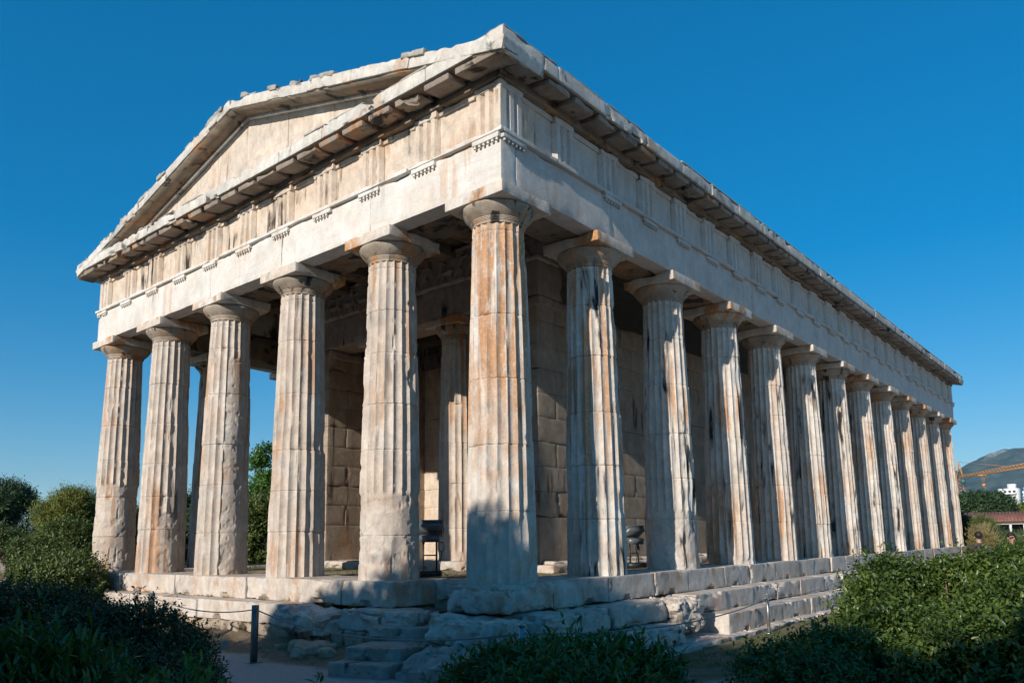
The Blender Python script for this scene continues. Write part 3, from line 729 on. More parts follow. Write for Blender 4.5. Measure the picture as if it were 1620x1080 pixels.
for i, (x, y, sx, sy, sz) in enumerate([(-2.75, 9, .35, 9.0, .16), (-2.6, 8.0, .7, 8.0, .10), (-10.9, 9, .35, 9, .16), (-6.85, YA+.45, 6.4, 1.1, .14), (-5.6, YA-.12, 1.9, .5, .16), (-8.1, YA-.15, 1.3, .5, .12)]):
    if sy > 4:
        for q in range(int(sy/1.1)): stone(ws, (x+random.uniform(-.04, .04), y-sy/2+q*1.1+.5, .0+sz/2-.03), (sx, 1.07, sz+.06), r=.04, amp=.02, chip=.1, cell=.07, seed=4500+i*20+q)
    else: stone(ws, (x, y, sz/2-.03), (sx, sy, sz+.06), r=.04, amp=.015, chip=.1, cell=.07, seed=4500+i*20)
ws.build('wall_base', M_step, temple, smooth=55)
# beam over the porch with its carved frieze
pa = MB()
for q, (a, e) in enumerate(((-10.85, -8.1), (-8.1, -5.6), (-5.6, -2.85))): stone(pa, ((a+e)/2, YA+.41, 6.06), (e-a-.006, .86, .75), r=.01, amp=.006, chip=.05, cell=.08, seed=4700+q)
stone(pa, (-10.38, YA+.5, 5.56), (1.0, 1.0, .20), r=.02, amp=.01, chip=.08, cell=.06, seed=4710)
stone(pa, (-3.32, YA+.5, 5.56), (1.0, 1.0, .20), r=.02, amp=.01, chip=.08, cell=.06, seed=4711)
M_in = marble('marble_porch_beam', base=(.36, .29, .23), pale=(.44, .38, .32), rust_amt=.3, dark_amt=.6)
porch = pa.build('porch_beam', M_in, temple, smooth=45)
pb = MB(); stone(pb, (-6.85, YA+.37, 6.48), (8.1, .86, .08), r=.01, amp=.004, chip=.03, cell=.1, seed=4720)
stone(pb, (-6.85, YA+.37, 7.215), (8.1, .86, .07), r=.01, amp=.004, chip=.03, cell=.1, seed=4721); pb.build('taenia', M_abac, porch, smooth=45)
nx, nz = 640, 62; xs = np.linspace(-10.8, -2.9, nx); zs = np.linspace(6.52, 7.18, nz); X, Z = np.meshgrid(xs, zs); D = np.zeros(X.size); xf, zf = X.ravel(), Z.ravel()
def cap(ax_, az, bx, bz, r1, r2, hgt):
    global D
    px, pz = xf-ax_, zf-az; vx, vz = bx-ax_, bz-az; t = np.clip((px*vx+pz*vz)/(vx*vx+vz*vz+1e-9), 0, 1)
    d = np.hypot(px-t*vx, pz-t*vz); r = r1+(r2-r1)*t; D = np.maximum(D, hgt*np.sqrt(np.clip(1-(d/r)**2, 0, 1)))
rs = np.random.default_rng(5); x = -10.5
while x < -3.1:                       # striding and crouching fighters, about 0.55 m tall
    ln = rs.uniform(-.10, .12); z0 = 6.54; hp = (x, z0+.26); shd = (x+ln, z0+.46); s_ = rs.choice([-1, 1])
    cap(*hp, *shd, .055, .075, .085); cap(shd[0]+ln*.3, shd[1]+.10, shd[0]+ln*.3+.005, shd[1]+.105, .042, .042, .09)
    cap(*hp, x+.10*s_, z0+.15, .048, .034, .08); cap(x+.10*s_, z0+.15, x+.12*s_+rs.uniform(-.03, .03), z0+.01, .032, .02, .07)
    cap(*hp, x-.09*s_, z0+.14, .045, .032, .075); cap(x-.09*s_, z0+.14, x-.17*s_, z0+.01, .03, .02, .06)
    ex = shd[0]+s_*rs.uniform(.08, .14); ez = shd[1]+rs.uniform(-.08, .08); cap(*shd, ex, ez, .034, .026, .08); cap(ex, ez, ex+s_*.08, ez+rs.uniform(-.05, .1), .025, .018, .07)
    cap(*shd, shd[0]-s_*.11, shd[1]-.05, .034, .024, .07); cap(shd[0]-s_*.11, shd[1]-.05, shd[0]-s_*.08, shd[1]-.15, .024, .018, .06)
    if rs.random() < .45: cap(x-.07*s_, z0+.2, x-.34*s_, z0+.22, .07, .08, .08); cap(x-.34*s_, z0+.2, x-.37*s_, z0+.02, .04, .02, .06); cap(x-.1*s_, z0+.2, x-.05*s_, z0+.02, .035, .02, .06); x += .15
    if rs.random() < .4: cap(shd[0]-s_*.15, shd[1]-.06, shd[0]-s_*.15, shd[1]-.05, .09, .09, .04)
    x += rs.uniform(.36, .52)
V = np.stack([xf, YA-.02-D*.95+.006*fbm(np.stack([xf, zf, 0*xf], 1), 9, 3, 3), zf], 1).reshape(nz, nx, 3)
rl = MB(); rl.grid(V); rl.build('relief_frieze', M_in, porch, smooth=60)
rb = MB(); rb.box(-10.8, YA, 6.52, -2.9, YA+.75, 7.18); rb.box(-10.6, YA+.2, 7.255, -3.1, YA+.7, 7.33); rb.build('relief_backing', M_in, porch)

# ------------------------------------------------------------------ stairs and loose stones at the broken corner
def block3(name, L_, C_, R_, zt, zb, mat, label, seed, **kw):
    pl, pc, pr_ = (onz(*p, zt) for p in (L_, C_, R_))
    w = pc-pl; wl = np.hypot(w[0], w[1]); ang = math.atan2(w[1], w[0]); dv = np.array([-w[1], w[0]])/wl
    dp = max(.45, abs(np.dot((pr_-pc)[:2], dv))); 
    c = (pl+pc)/2; c = np.array([c[0]+dv[0]*dp/2, c[1]+dv[1]*dp/2, (zt+zb)/2])
    mb = MB(); stone(mb, c, (wl, dp, zt-zb), rz=ang, seed=seed, **kw)
    return tag(mb.build(name, mat, None, smooth=24, origin=tuple(c-np.array([0, 0, (zt-zb)/2]))), label, 'stone', 'stone steps at the broken corner')
kw = dict(r=.025, amp=.010, chip=.07, cell=.03, freq=5)
block3('stone_step', (574, 992), (681, 993), (706, 985), -.585, -.82, M_rock, 'dark pitted stone step just below the pale marble block of the corner stair', 61, **kw)
block3('stone_step', (545, 1023), (632, 1026), (668, 1013), -.765, -1.02, M_rock, 'middle dark stone step of the corner stair, between the lowest step and the pitted one', 62, **kw)
block3('stone_step', (518, 1047), (611, 1053), (634, 1046), -.925, -1.22, M_rock, 'lowest dark stone step of the corner stair, rising from the gravel', 63, **kw)
rk_ = MB(); stone(rk_, (-.15, -.72, -1.02), (1.7, .85, .55), rz=.15, tilt=(.25, -.1), r=.2, amp=.07, chip=.1, cell=.045, seed=71, freq=3)
tag(rk_.build('rock', M_rock, None, smooth=24), 'dark rough rock mass sloping down from the broken corner beside the stone steps', 'rock')
rk_ = MB(); stone(rk_, (-3.35, -.62, -1.02), (.9, .6, .36), rz=-.2, r=.15, amp=.07, chip=.1, cell=.04, seed=72, freq=4)
tag(rk_.build('rock', M_poros, None, smooth=24), 'rough brown rock at the foot of the steps behind the dark square post', 'rock')
rk_ = MB(); p = onz(625, 1000, -.9)
for i in range(16):
    x, y = random.uniform(-6.4, -2.7), random.uniform(-1.0, -.45)
    q = MB(); s_ = random.uniform(.07, .2); stone(q, (x, y, -1.02+random.uniform(-.03, .05)), (s_*1.5, s_, s_*.9), rz=random.random()*3, r=s_*.3, amp=.02, chip=.04, cell=.04, seed=80+i, freq=8)
    tag(q.build('loose_stone', M_poros, None, smooth=24), 'small rough stone lying in the soil at the foot of the sunlit steps', 'stone', 'loose stones at the foot of the steps')

# ------------------------------------------------------------------ rope barrier
def barrier_post(base, h, w, mat, round_, label):
    t = empty('barrier_post', tuple(base), label, 'post', None); mb = MB()
    if round_: mb.tube([base, base+[0, 0, h]], w/2, 14); mb.tube([base+[0, 0, h], base+[0, 0, h+.03]], [w/2*1.2, w*.3], 14)
    else: mb.box(base[0]-w/2, base[1]-w/2, base[2], base[0]+w/2, base[1]+w/2, base[2]+h)
    mb.build('pole', mat, t)
    fb_ = MB(); fb_.box(base[0]-.09, base[1]-.09, base[2]-.02, base[0]+.09, base[1]+.09, base[2]+.012); fb_.build('base_plate', mat, t)
    ey = MB(); a = np.linspace(0, 2*math.pi, 13); c = base+[0, 0, h-.06]
    for s_ in (-1, 1): ey.tube(np.stack([c[0]+s_*(w/2+.018)+.018*np.cos(a), c[1]+0*a, c[2]+.018*np.sin(a)], 1), .004, 6, cap=False)
    ey.build('rope_eye', mat, t); return base+[0, 0, h-.06]
p1 = onz(401, 1048, -1.1); h1 = 0
def top_height(b, v): # height of a post whose top shows at picture row v
    for h in np.linspace(.3, 1.6, 261):
        d = b+[0, 0, h]-CP; y_ = 675-F*np.dot(d, np.array(u2))/np.dot(d, np.array(fw))
        if y_ <= v: return h
    return 1
q1 = barrier_post(p1, top_height(p1, 957), .075, M_post, False, 'dark grey square post standing on the gravel before the sunlit west steps')
p2 = onz(1217, 1000, -1.1); q2 = barrier_post(p2, top_height(p2, 941), .055, M_zinc, True, 'round grey metal post standing before the south steps, left of the sunlit hedge')
p3 = onz(826, 1006, -.2); p3[2] = -1.1; q3 = barrier_post(p3, .98, .055, M_zinc, True, 'round grey metal post mostly hidden behind the dark bush before the corner')
p0 = onz(235, 1035, -1.1); q0 = barrier_post(p0, .95, .075, M_post, False, 'dark square post hidden behind the big dark bush on the left')
p4 = np.array([1.75, 8.9, -1.1]); q4 = barrier_post(p4, .95, .055, M_zinc, True, 'farthest round metal post along the south steps behind the hedge')
for a, b, sag, lb in ((q0, q1, .12, 'thin grey rope hanging from the square post leftwards behind the dark bush'), (q1, q3, .20, 'thin grey rope sagging across the broken corner and the stone steps'), (q3, q2, .16, 'thin grey rope between the half hidden post and the round grey post on the right'), (q2, q4, .10, 'thin grey rope running right from the round grey post into the hedge')):
    s_ = np.linspace(0, 1, 24)[:, None]; pts = a+(b-a)*s_; pts[:, 2] -= (4*sag*s_*(1-s_))[:, 0]
    mb = MB(); mb.tube(pts, .009, 6); tag(mb.build('rope', M_rope, None, smooth=True), lb, 'rope', None)

# ------------------------------------------------------------------ floodlights on the temple floor
def floodlight(base, rz, label, tall=.62):
    t = empty('floodlight', tuple(base), label, 'floodlight'); R = Matrix.Rotation(rz, 4, 'Z')
    def P(x, y, z): v = R@Vector((x, y, z)); return np.array(v)+base
    m_ = MB(); m_.obox(P(0, 0, .05), .42, .30, .10, R); m_.build('foot', M_black, t)
    m_ = MB()
    for s_ in (-1, 1): m_.tube([P(s_*.12, 0, .08), P(s_*.12, 0, tall)], .018, 8)
    m_.tube([P(-.12, 0, tall*.6), P(.12, 0, tall*.6)], .012, 8); m_.build('stand', M_black, t)
    m_ = MB(); m_.obox(P(0, -.02, tall+.06), .36, .20, .12, R@Matrix.Rotation(.15, 4, 'X')); m_.build('gear_box', M_grey, t)
    hd = MB(); RR = R@Matrix.Rotation(math.radians(-35), 4, 'X'); hd.obox(P(0, .04, tall+.22), .44, .34, .10, RR); hd.obox(P(0, .04, tall+.22)+np.array(RR@Vector((0, 0, .06))), .48, .38, .02, RR); hd = hd.build('lamp_head', M_grey, t)
    gl = MB(); gl.obox(P(0, .04, tall+.22)+np.array(RR@Vector((0, 0, .073))), .40, .30, .006, RR); gl.build('glass', simple('lamp_glass', (.10, .12, .13), .1), hd)
    a = np.linspace(0, 2*math.pi, 17); cb = MB(); cb.tube(np.stack([P(.2+.05*math.cos(x), .1, tall-.1+.09*math.sin(x)) for x in a]), .008, 6, cap=False); cb.tube([P(.2, .1, tall-.19), P(.16, .12, .1), P(.3, .2, .0)], .008, 6); cb.build('cable', M_black, t)
floodlight(onz(680, 911, -.03), .7, 'dark floodlight on a two-legged stand behind the second column from the corner')
floodlight(onz(1004, 897, -.03), 1.3, 'dark floodlight on a stand between the second and third flank columns', .5)

# ------------------------------------------------------------------ plants
def leaves(mb, P, D, N, L, Wd, fold=.25, simple_=False):
    n = len(P); D = D/(np.linalg.norm(D, axis=1)[:, None]+1e-9); Sd = np.cross(D, N); Sd /= np.linalg.norm(Sd, axis=1)[:, None]+1e-9; N = np.cross(Sd, D)
    L = np.broadcast_to(L, (n,))[:, None]; Wd = np.broadcast_to(Wd, (n,))[:, None]
    mid = P+D*L*.5
    if simple_:
        V = np.stack([P, mid+Sd*Wd*.5, P+D*L, mid-Sd*Wd*.5], 1).reshape(-1, 3); i = np.arange(n)[:, None]*4
        mb.add(V, i+np.array([0, 1, 2, 3])); return
    drop = -N*L*.10
    V = np.stack([P, P+D*L*.36+Sd*Wd*.46+N*Wd*fold, P+D*L*.72+Sd*Wd*.36+N*Wd*fold*.8+drop*.5, P+D*L+drop, P+D*L*.72-Sd*Wd*.36+N*Wd*fold*.8+drop*.5, P+D*L*.36-Sd*Wd*.46+N*Wd*fold, P+D*L*.5+drop*.1], 1).reshape(-1, 3)
    i = np.arange(n)[:, None]*7
    F_ = np.concatenate([i+np.array([0, 1, 6, 6]), i+np.array([1, 2, 6, 6]), i+np.array([2, 3, 6, 6]), i+np.array([3, 4, 6, 6]), i+np.array([4, 5, 6, 6]), i+np.array([5, 0, 6, 6])])
    mb.add(V, F_)
def unit(v): return v/(np.linalg.norm(v, axis=-1)[..., None]+1e-9)
def shoots(mb, blobs, n, k, leaf, lw, slen, up=.5, spread=.8, simple_=False, seed=1, inner=.35, below=-.35, jag=.22):
    rs = np.random.default_rng(seed); B = np.array(blobs, float); vol = (B[:, 3]*B[:, 4]+B[:, 4]*B[:, 5]+B[:, 3]*B[:, 5]); w = vol/vol.sum()
    bi = rs.choice(len(B), n, p=w); d = unit(rs.normal(size=(n, 3))); d[:, 2] = np.where(d[:, 2] < below, -d[:, 2], d[:, 2])
    c = B[bi, :3]; rr = B[bi, 3:6]; f = np.where(rs.random(n) < inner, rs.uniform(.25, .85, n), rs.uniform(.82, 1.0, n))
    P0 = c+d*rr*f[:, None]; lump = 1+jag*noise(P0, 2.2/np.mean(rr)*.5, 3)+jag*.6*noise(P0, 6/np.mean(rr)*.5, 4); P0 = c+(P0-c)*lump[:, None]
    D = unit(d*.7+np.array([0, 0, up])+rs.normal(size=(n, 3))*.45); ln = slen*np.where(rs.random(n) < .04, rs.uniform(1.3, 1.9, n), rs.uniform(.5, 1.25, n))
    T = unit(np.cross(D, rs.normal(size=(n, 3)))); U = np.cross(D, T)
    for j in range(k):
        a = j*2.4+rs.uniform(0, .6, n); rad = T*np.cos(a)[:, None]+U*np.sin(a)[:, None]
        P = P0+D*(ln*(j+.5)/k)[:, None]+rs.normal(size=(n, 3))*leaf*.1
        ld_ = unit(D*(1-spread*.5)+rad*spread+rs.normal(size=(n, 3))*.2)
        nrm = unit(D*.6-rad*.2+np.array([0, 0, .6])+rs.normal(size=(n, 3))*.3)
        leaves(mb, P, ld_, nrm, leaf*rs.uniform(.45, 1.25, n), lw*rs.uniform(.8, 1.15, n), simple_=simple_)
    return P0, D, ln
def shrub(name, label, cat, base, blobs, n, k, leaf, lw, slen, mat, group=None, nb=26, **kw):
    t = empty(name, tuple(base), label, cat, group); mb = MB(); P0, D, ln = shoots(mb, blobs, n, k, leaf, lw, slen, **kw)
    mb.build('foliage', mat, t)
    br = MB(); idx = np.random.default_rng(3).choice(len(P0), nb, replace=False)
    for i in idx:
        a = np.array(base)+[random.uniform(-.1, .1), random.uniform(-.1, .1), 0]; e = P0[i]+D[i]*ln[i]*.6
        m1 = a+(e-a)*.45+np.array([0, 0, .18])*np.linalg.norm(e-a)+rng.normal(size=3)*.05; s_ = np.linspace(0, 1, 7)[:, None]
        pts = a*(1-s_)**2+2*m1*s_*(1-s_)+e*s_**2; th_ = .012*min(4, max(1, np.linalg.norm(e-a)))
        br.tube(pts, np.linspace(th_*1.3, th_*.2, 7), 5)
    br.build('branches', M_bark, t); return t
def G(u, v, d, z=-1.1): p = at(u, v, d); p[2] = z; return p
def blob_uv(u, vtop, d, hw_px, zb=-1.1, sq=1.0):
    p = at(u, vtop, d); r = hw_px*d/F; zt = p[2]; h = (zt-zb)/2; return (p[0], p[1], zb+h*.95, r, r*sq, h)
E = empty
# shaded bushes in the foreground
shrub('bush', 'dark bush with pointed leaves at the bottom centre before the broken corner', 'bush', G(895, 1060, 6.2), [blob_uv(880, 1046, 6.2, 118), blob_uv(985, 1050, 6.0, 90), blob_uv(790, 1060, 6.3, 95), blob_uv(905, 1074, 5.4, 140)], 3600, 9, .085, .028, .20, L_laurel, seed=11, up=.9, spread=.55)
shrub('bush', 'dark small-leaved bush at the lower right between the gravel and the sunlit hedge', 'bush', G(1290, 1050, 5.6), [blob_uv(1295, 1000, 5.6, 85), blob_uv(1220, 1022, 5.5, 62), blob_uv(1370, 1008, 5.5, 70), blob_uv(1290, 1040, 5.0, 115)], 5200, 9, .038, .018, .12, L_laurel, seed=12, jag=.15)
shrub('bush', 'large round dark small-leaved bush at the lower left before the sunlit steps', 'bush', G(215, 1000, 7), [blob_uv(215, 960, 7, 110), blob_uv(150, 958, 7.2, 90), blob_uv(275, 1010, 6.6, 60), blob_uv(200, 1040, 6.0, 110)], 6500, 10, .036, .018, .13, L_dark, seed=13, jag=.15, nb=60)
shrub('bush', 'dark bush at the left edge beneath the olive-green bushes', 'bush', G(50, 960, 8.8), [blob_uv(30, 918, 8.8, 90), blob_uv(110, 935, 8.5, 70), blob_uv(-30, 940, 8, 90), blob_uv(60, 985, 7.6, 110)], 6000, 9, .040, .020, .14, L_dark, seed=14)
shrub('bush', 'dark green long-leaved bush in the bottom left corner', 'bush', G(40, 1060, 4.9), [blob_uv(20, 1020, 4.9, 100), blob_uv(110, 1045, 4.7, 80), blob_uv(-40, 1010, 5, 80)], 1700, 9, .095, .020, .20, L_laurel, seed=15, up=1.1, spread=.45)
shrub('seedling', 'small pointed-leaved sprig at the bottom edge beside the large dark bush', 'plant', G(285, 1075, 5.2), [blob_uv(285, 1075, 5.2, 45)], 70, 9, .085, .020, .18, L_fresh, seed=16, up=1.2, spread=.45, nb=12)
shrub('seedling', 'single leafy sprig on the gravel at the bottom edge, left of the stone steps', 'plant', G(505, 1078, 5.0), [blob_uv(505, 1078, 5.0, 10)], 10, 8, .07, .024, .16, L_laurel, seed=17, up=1.4, nb=6)
# sunlit hedge on the right
shrub('hedge', 'big sunlit green hedge filling the lower right corner', 'hedge', G(1500, 1000, 6.5), [blob_uv(1400, 903, 7.0, 58), blob_uv(1455, 898, 7.4, 75), blob_uv(1372, 935, 6.4, 42), blob_uv(1400, 975, 6.0, 62), blob_uv(1520, 902, 7.6, 75), blob_uv(1590, 895, 7.4, 85), blob_uv(1660, 890, 7.0, 90), blob_uv(1480, 960, 6.0, 90), blob_uv(1590, 950, 5.8, 110), blob_uv(1530, 1010, 5.3, 90), blob_uv(1640, 1000, 5.2, 90), blob_uv(1470, 1045, 5.2, 60)], 21000, 9, .050, .022, .18, L_hedge, seed=21, nb=120, jag=.2)
shrub('hedge', 'sunlit green hedge behind the big one, below the two visitors', 'hedge', G(1570, 880, 12.5), [blob_uv(1545, 890, 12, 50), blob_uv(1600, 873, 12.5, 50), blob_uv(1660, 866, 12.5, 60), blob_uv(1500, 890, 10.5, 45), blob_uv(1610, 868, 15, 35), blob_uv(1650, 864, 15, 45)], 7000, 9, .06, .028, .17, L_hedge, seed=22, nb=30, jag=.14)
# left background
shrub('bush', 'broad olive-green bush left of the temple, rightmost of the sunlit ones', 'bush', G(100, 900, 22), [blob_uv(105, 832, 23, 42), blob_uv(62, 852, 22, 40), blob_uv(140, 850, 24, 25), blob_uv(95, 878, 20, 50)], 7000, 9, .085, .04, .34, L_olive, seed=31, nb=50, jag=.2)
shrub('bush', 'pale olive-green bush at the left edge behind the visitor', 'bush', G(10, 900, 25), [blob_uv(5, 846, 25, 35), blob_uv(-40, 840, 25, 40), blob_uv(30, 880, 23, 36)], 4500, 9, .085, .04, .32, L_olive, seed=32, nb=30)
def tree(name, label, base, top, cr, h0, n, k, leaf, lw, mat, group=None, seed=1, lobes=14, sl=.35, up=.4, lean=0):
    """trunk, limbs and a crown of leaf clusters set at the limb ends"""
    rs = np.random.default_rng(seed); base = np.array(base, float); t = empty(name, tuple(base), label, 'tree', group)
    H = top-base[2]; tk = MB(); s_ = np.linspace(0, 1, 9)[:, None]; tip = base+[lean, 0, H*.8]
    pts = base+(tip-base)*s_+np.stack([np.sin(s_[:, 0]*5+seed)*.05*H*.3, np.cos(s_[:, 0]*4)*.04*H*.3, 0*s_[:, 0]], 1); tk.tube(pts, np.linspace(.045*H*.55, .012, 9), 9)
    blobs = []
    for i in range(lobes):
        z = base[2]+H*(h0+(1-h0)*rs.uniform(.05, .92)); f = math.sin(math.pi*min(1, max(.12, (z-base[2]-H*h0)/(H*(1-h0))*.8+.18))); a = i*2.4+rs.uniform(0, .5)
        br = cr*rs.uniform(.28, .46); r = max(0, min(cr*f*rs.uniform(.35, .85), cr-br)); z = min(z, top-br*.8-sl*.5); c = np.array([base[0]+lean*.5+r*math.cos(a), base[1]+r*math.sin(a), z])
        blobs.append((*c, br, br, min(br*.8, max(.2, top-z))))
        q = pts[int(np.clip((z-base[2])/H*8-1.5, 1, 7))]; m_ = (q+c)/2+[0, 0, .08*H*.4]; u_ = np.linspace(0, 1, 6)[:, None]; tk.tube(q*(1-u_)**2+2*m_*u_*(1-u_)+c*u_**2, np.linspace(.012*H*.6, .006, 6), 6)
    tk.build('trunk', M_bark, t)
    mb = MB(); shoots(mb, blobs, n, k, leaf, lw, sl, up=up, simple_=True, seed=seed, inner=.4, below=-1, jag=.25); mb.build('crown', mat, t); return t
def zt(v, d): return CP[2]-(v-852)*d/F
def T(name, label, u, v, d, cr_px, h0, n, k, leaf, lw, mat, **kw): return tree(name, label, G(u, v, d), at(u, v, d)[2], cr_px*d/F, h0, n, k, leaf, lw, mat, **kw)
T('pine_tree', 'dark green pine crown at the left edge against the sky', -5, 760, 38, 66, .25, 8000, 9, .17, .035, L_pine, seed=41, lobes=22)
T('pine_tree', 'yellow-green pine rising between the dark pine and the temple', 110, 768, 33, 44, .25, 8000, 10, .13, .022, L_ypine, seed=42, lobes=20, up=.9)
T('broadleaf_tree', 'light leafy tree seen between the third and fourth front columns', 418, 702, 30, 34, .35, 2600, 9, .13, .06, L_fresh, seed=43, lobes=16)
T('evergreen_tree', 'dark evergreen seen low between the third and fourth front columns', 415, 785, 26, 50, .05, 6000, 9, .11, .05, L_olive, seed=44, lobes=18)
T('evergreen_tree', 'dark evergreen showing between the fourth and fifth front columns', 296, 762, 32, 45, .05, 5000, 9, .12, .05, L_pine, seed=45, lobes=16)
T('evergreen_tree', 'dark evergreen behind the yellow-green pine beside the corner column', 170, 795, 36, 50, .05, 5000, 9, .12, .05, L_pine, seed=46, lobes=16)
T('evergreen_tree', 'dark evergreen low between the two front columns nearest the left corner', 232, 800, 34, 40, .05, 3500, 9, .12, .05, L_pine, seed=47, lobes=14)
T('olive_tree', 'dark spreading olive tree beyond the far corner, above the red roof', 1552, 778, 205, 38, .3, 9000, 9, .62, .3, L_pine, seed=48, lobes=26, sl=1.0)
T('evergreen_tree', 'clipped dark evergreen right behind the farthest column', 1524, 813, 47, 17, .0, 5000, 9, .12, .06, L_dark, seed=49, lobes=18)
shrub('dry_shrub', 'dry straw-coloured shrub with green top beyond the seated visitor', 'bush', G(1556, 850, 40), [blob_uv(1550, 838, 40, 12), blob_uv(1560, 843, 39, 10)], 1300, 9, .16, .015, .4, L_dry, seed=51, up=1.3, spread=.4, nb=10)
shrub('green_shrub', 'feathery grey-green shrub between the clipped evergreen and the white colonnade', 'bush', G(1560, 830, 43), [blob_uv(1552, 824, 43, 14), blob_uv(1568, 836, 42, 14), blob_uv(1600, 850, 41, 25)], 2400, 9, .15, .02, .4, L_olive, seed=52, up=1.3, spread=.4, nb=10)
T('evergreen_tree', 'olive-brown tree crown at the right edge above the red roof', 1630, 800, 210, 28, .2, 5000, 9, .7, .3, L_ypine, seed=53, lobes=16, sl=1.2)
# trees behind the camera: their shade lies over the broken corner and the near bushes
for i, (x, y, top, cr) in enumerate([(.9, -16, 7.0, 2.7), (2.9, -16.5, 6.8, 2.2), (-2.0, -16, 6.2, 2.0), (-2.7, -15.4, 5.75, 1.7), (0.2, -15.2, 6.2, 2.2), (2.0, -15, 6.0, 2.2), (-1.6, -15.2, 5.0, 1.8), (5.2, -15.5, 5.3, 2.2), (8.2, -15, 5.0, 2.2), (-5, -16, 5.0, 2.0), (-8.6, -16, 4.9, 2.3), (-12.3, -16, 4.9, 2.3)]):
    tree('shade_tree', 'dense evergreen of the row behind the viewer, casting shade on the near corner and bushes', (x, y, -1.1), top, cr, .08, 6500, 9, .21, .15, L_pine, group='trees behind the viewer', seed=60+i, lobes=30)
# grass beside the south steps, weeds in the joints
gb = MB(); n = 9000; P = np.stack([rng.uniform(1.25, 2.5, n), rng.uniform(.5, 10, n), np.full(n, -1.10)], 1); keep = fbm(P, 1.5, 3, 3) > -.12; P = P[keep]; P[:, 2] = ground_h(P[:, 0], P[:, 1])
D = rng.normal(size=P.shape)*.5+[0, 0, 1]; leaves(gb, P, D, rng.normal(size=P.shape), rng.uniform(.03, .08, len(P)), .006, simple_=True)
n = 6000; P = np.stack([rng.uniform(-12.5, -1.2, n), rng.uniform(1.3, 4.2, n), np.full(n, -.03)], 1); P = P[fbm(P, 1.3, 9, 3) > .12]; D = rng.normal(size=P.shape)*.5+[0, 0, 1]; leaves(gb, P, D, rng.normal(size=P.shape), rng.uniform(.03, .09, len(P)), .007, simple_=True)
tag(gb.build('grass', L_grass, None), kind='stuff')
wb = MB()
for x in np.arange(-13, -2.6, .62):
    if random.random() < .6:
        n = 60; P = np.stack([x+rng.normal(size=n)*.06, -.03-np.abs(rng.normal(size=n))*.03, np.full(n, -.385)], 1); D = rng.normal(size=(n, 3))*.7+[0, -.3, .7]; leaves(wb, P, D, rng.normal(size=(n, 3)), rng.uniform(.03, .09, n), .008, simple_=True)
for i in range(60):
    n = 30; c = np.array([random.uniform(-8, -1.2), random.uniform(-1.2, -.55), -1.0]); P = c+rng.normal(size=(n, 3))*[.06, .06, .01]; P[:, 2] = ground_h(P[:, 0], P[:, 1]); D = rng.normal(size=(n, 3))*.7+[0, 0, .7]; leaves(wb, P, D, rng.normal(size=(n, 3)), rng.uniform(.02, .07, n), .006, simple_=True)
tag(wb.build('weeds', L_dry, None), kind='stuff')

# ------------------------------------------------------------------ far things beyond the temple
M_wht = simple('white_plaster', (.70, .69, .66), .8, var=.05); M_roof = simple('red_tiles', (.33, .14, .085), .85, var=.2, scale=.8); M_dk = simple('dark_opening', (.03, .035, .04), .3)
c0 = G(1600, 830, 180, -12); dr = unit(np.array([c0[0]-CP[0], c0[1]-CP[1], 0])); sd_ = np.array([dr[1], -dr[0], 0])
st = empty('colonnaded_building', tuple(c0), 'long white building with a red tiled roof and a row of white pillars', 'building')
ang = math.atan2(sd_[1], sd_[0]); R = Matrix.Rotation(ang, 4, 'Z')
def BP(a, b, z): return c0*[1, 1, 0]+sd_*a+dr*b+np.array([0, 0, z-2.1])
xl = -7.6; xr = 45; xm_ = (xl+xr)/2; ww = xr-xl
m_ = MB(); m_.obox(BP(xm_, 9, -5.4), ww, 16, 13.2, R); m_.obox(BP(xm_, 3.5+5, 3), ww, 8, 3.4, R); m_.build('wall', M_wht, st)
m_ = MB(); m_.obox(BP(xm_, .6, 4.35), ww+.6, .9, .55, R); m_.obox(BP(xm_, .2, 1.75), ww, .25, .75, R); m_.build('fascia', M_wht, st)
m_ = MB(); m_.obox(BP(xm_, 4.2, 3.0), ww-.5, .2, 2.6, R); m_.build('window_band', M_dk, st)
for a in np.arange(xl+.4, 18, 2.35):
    m_ = MB(); m_.obox(BP(a, .5, 3.05), .42, .42, 2.2, R); m_.build('pillar', M_wht, st)
m_ = MB(); th_ = [(-.5, 4.65), (5, 6.7), (10.5, 4.65)]; V = np.array([BP(a, b, z) for a in (xl-.5, xr+.5) for b, z in th_]); m_.add(V, [(0, 3, 4, 1), (1, 4, 5, 2)]); m_.add(V-[0, 0, .15], [(1, 4, 3, 0), (2, 5, 4, 1)])
for a in np.arange(xl-.5, xr+.5, .6):
    if a > 20: break
    m_.tube([BP(a, -.5, 4.7), BP(a, 5, 6.75)], .10, 6)
m_.build('roof', M_roof, st)
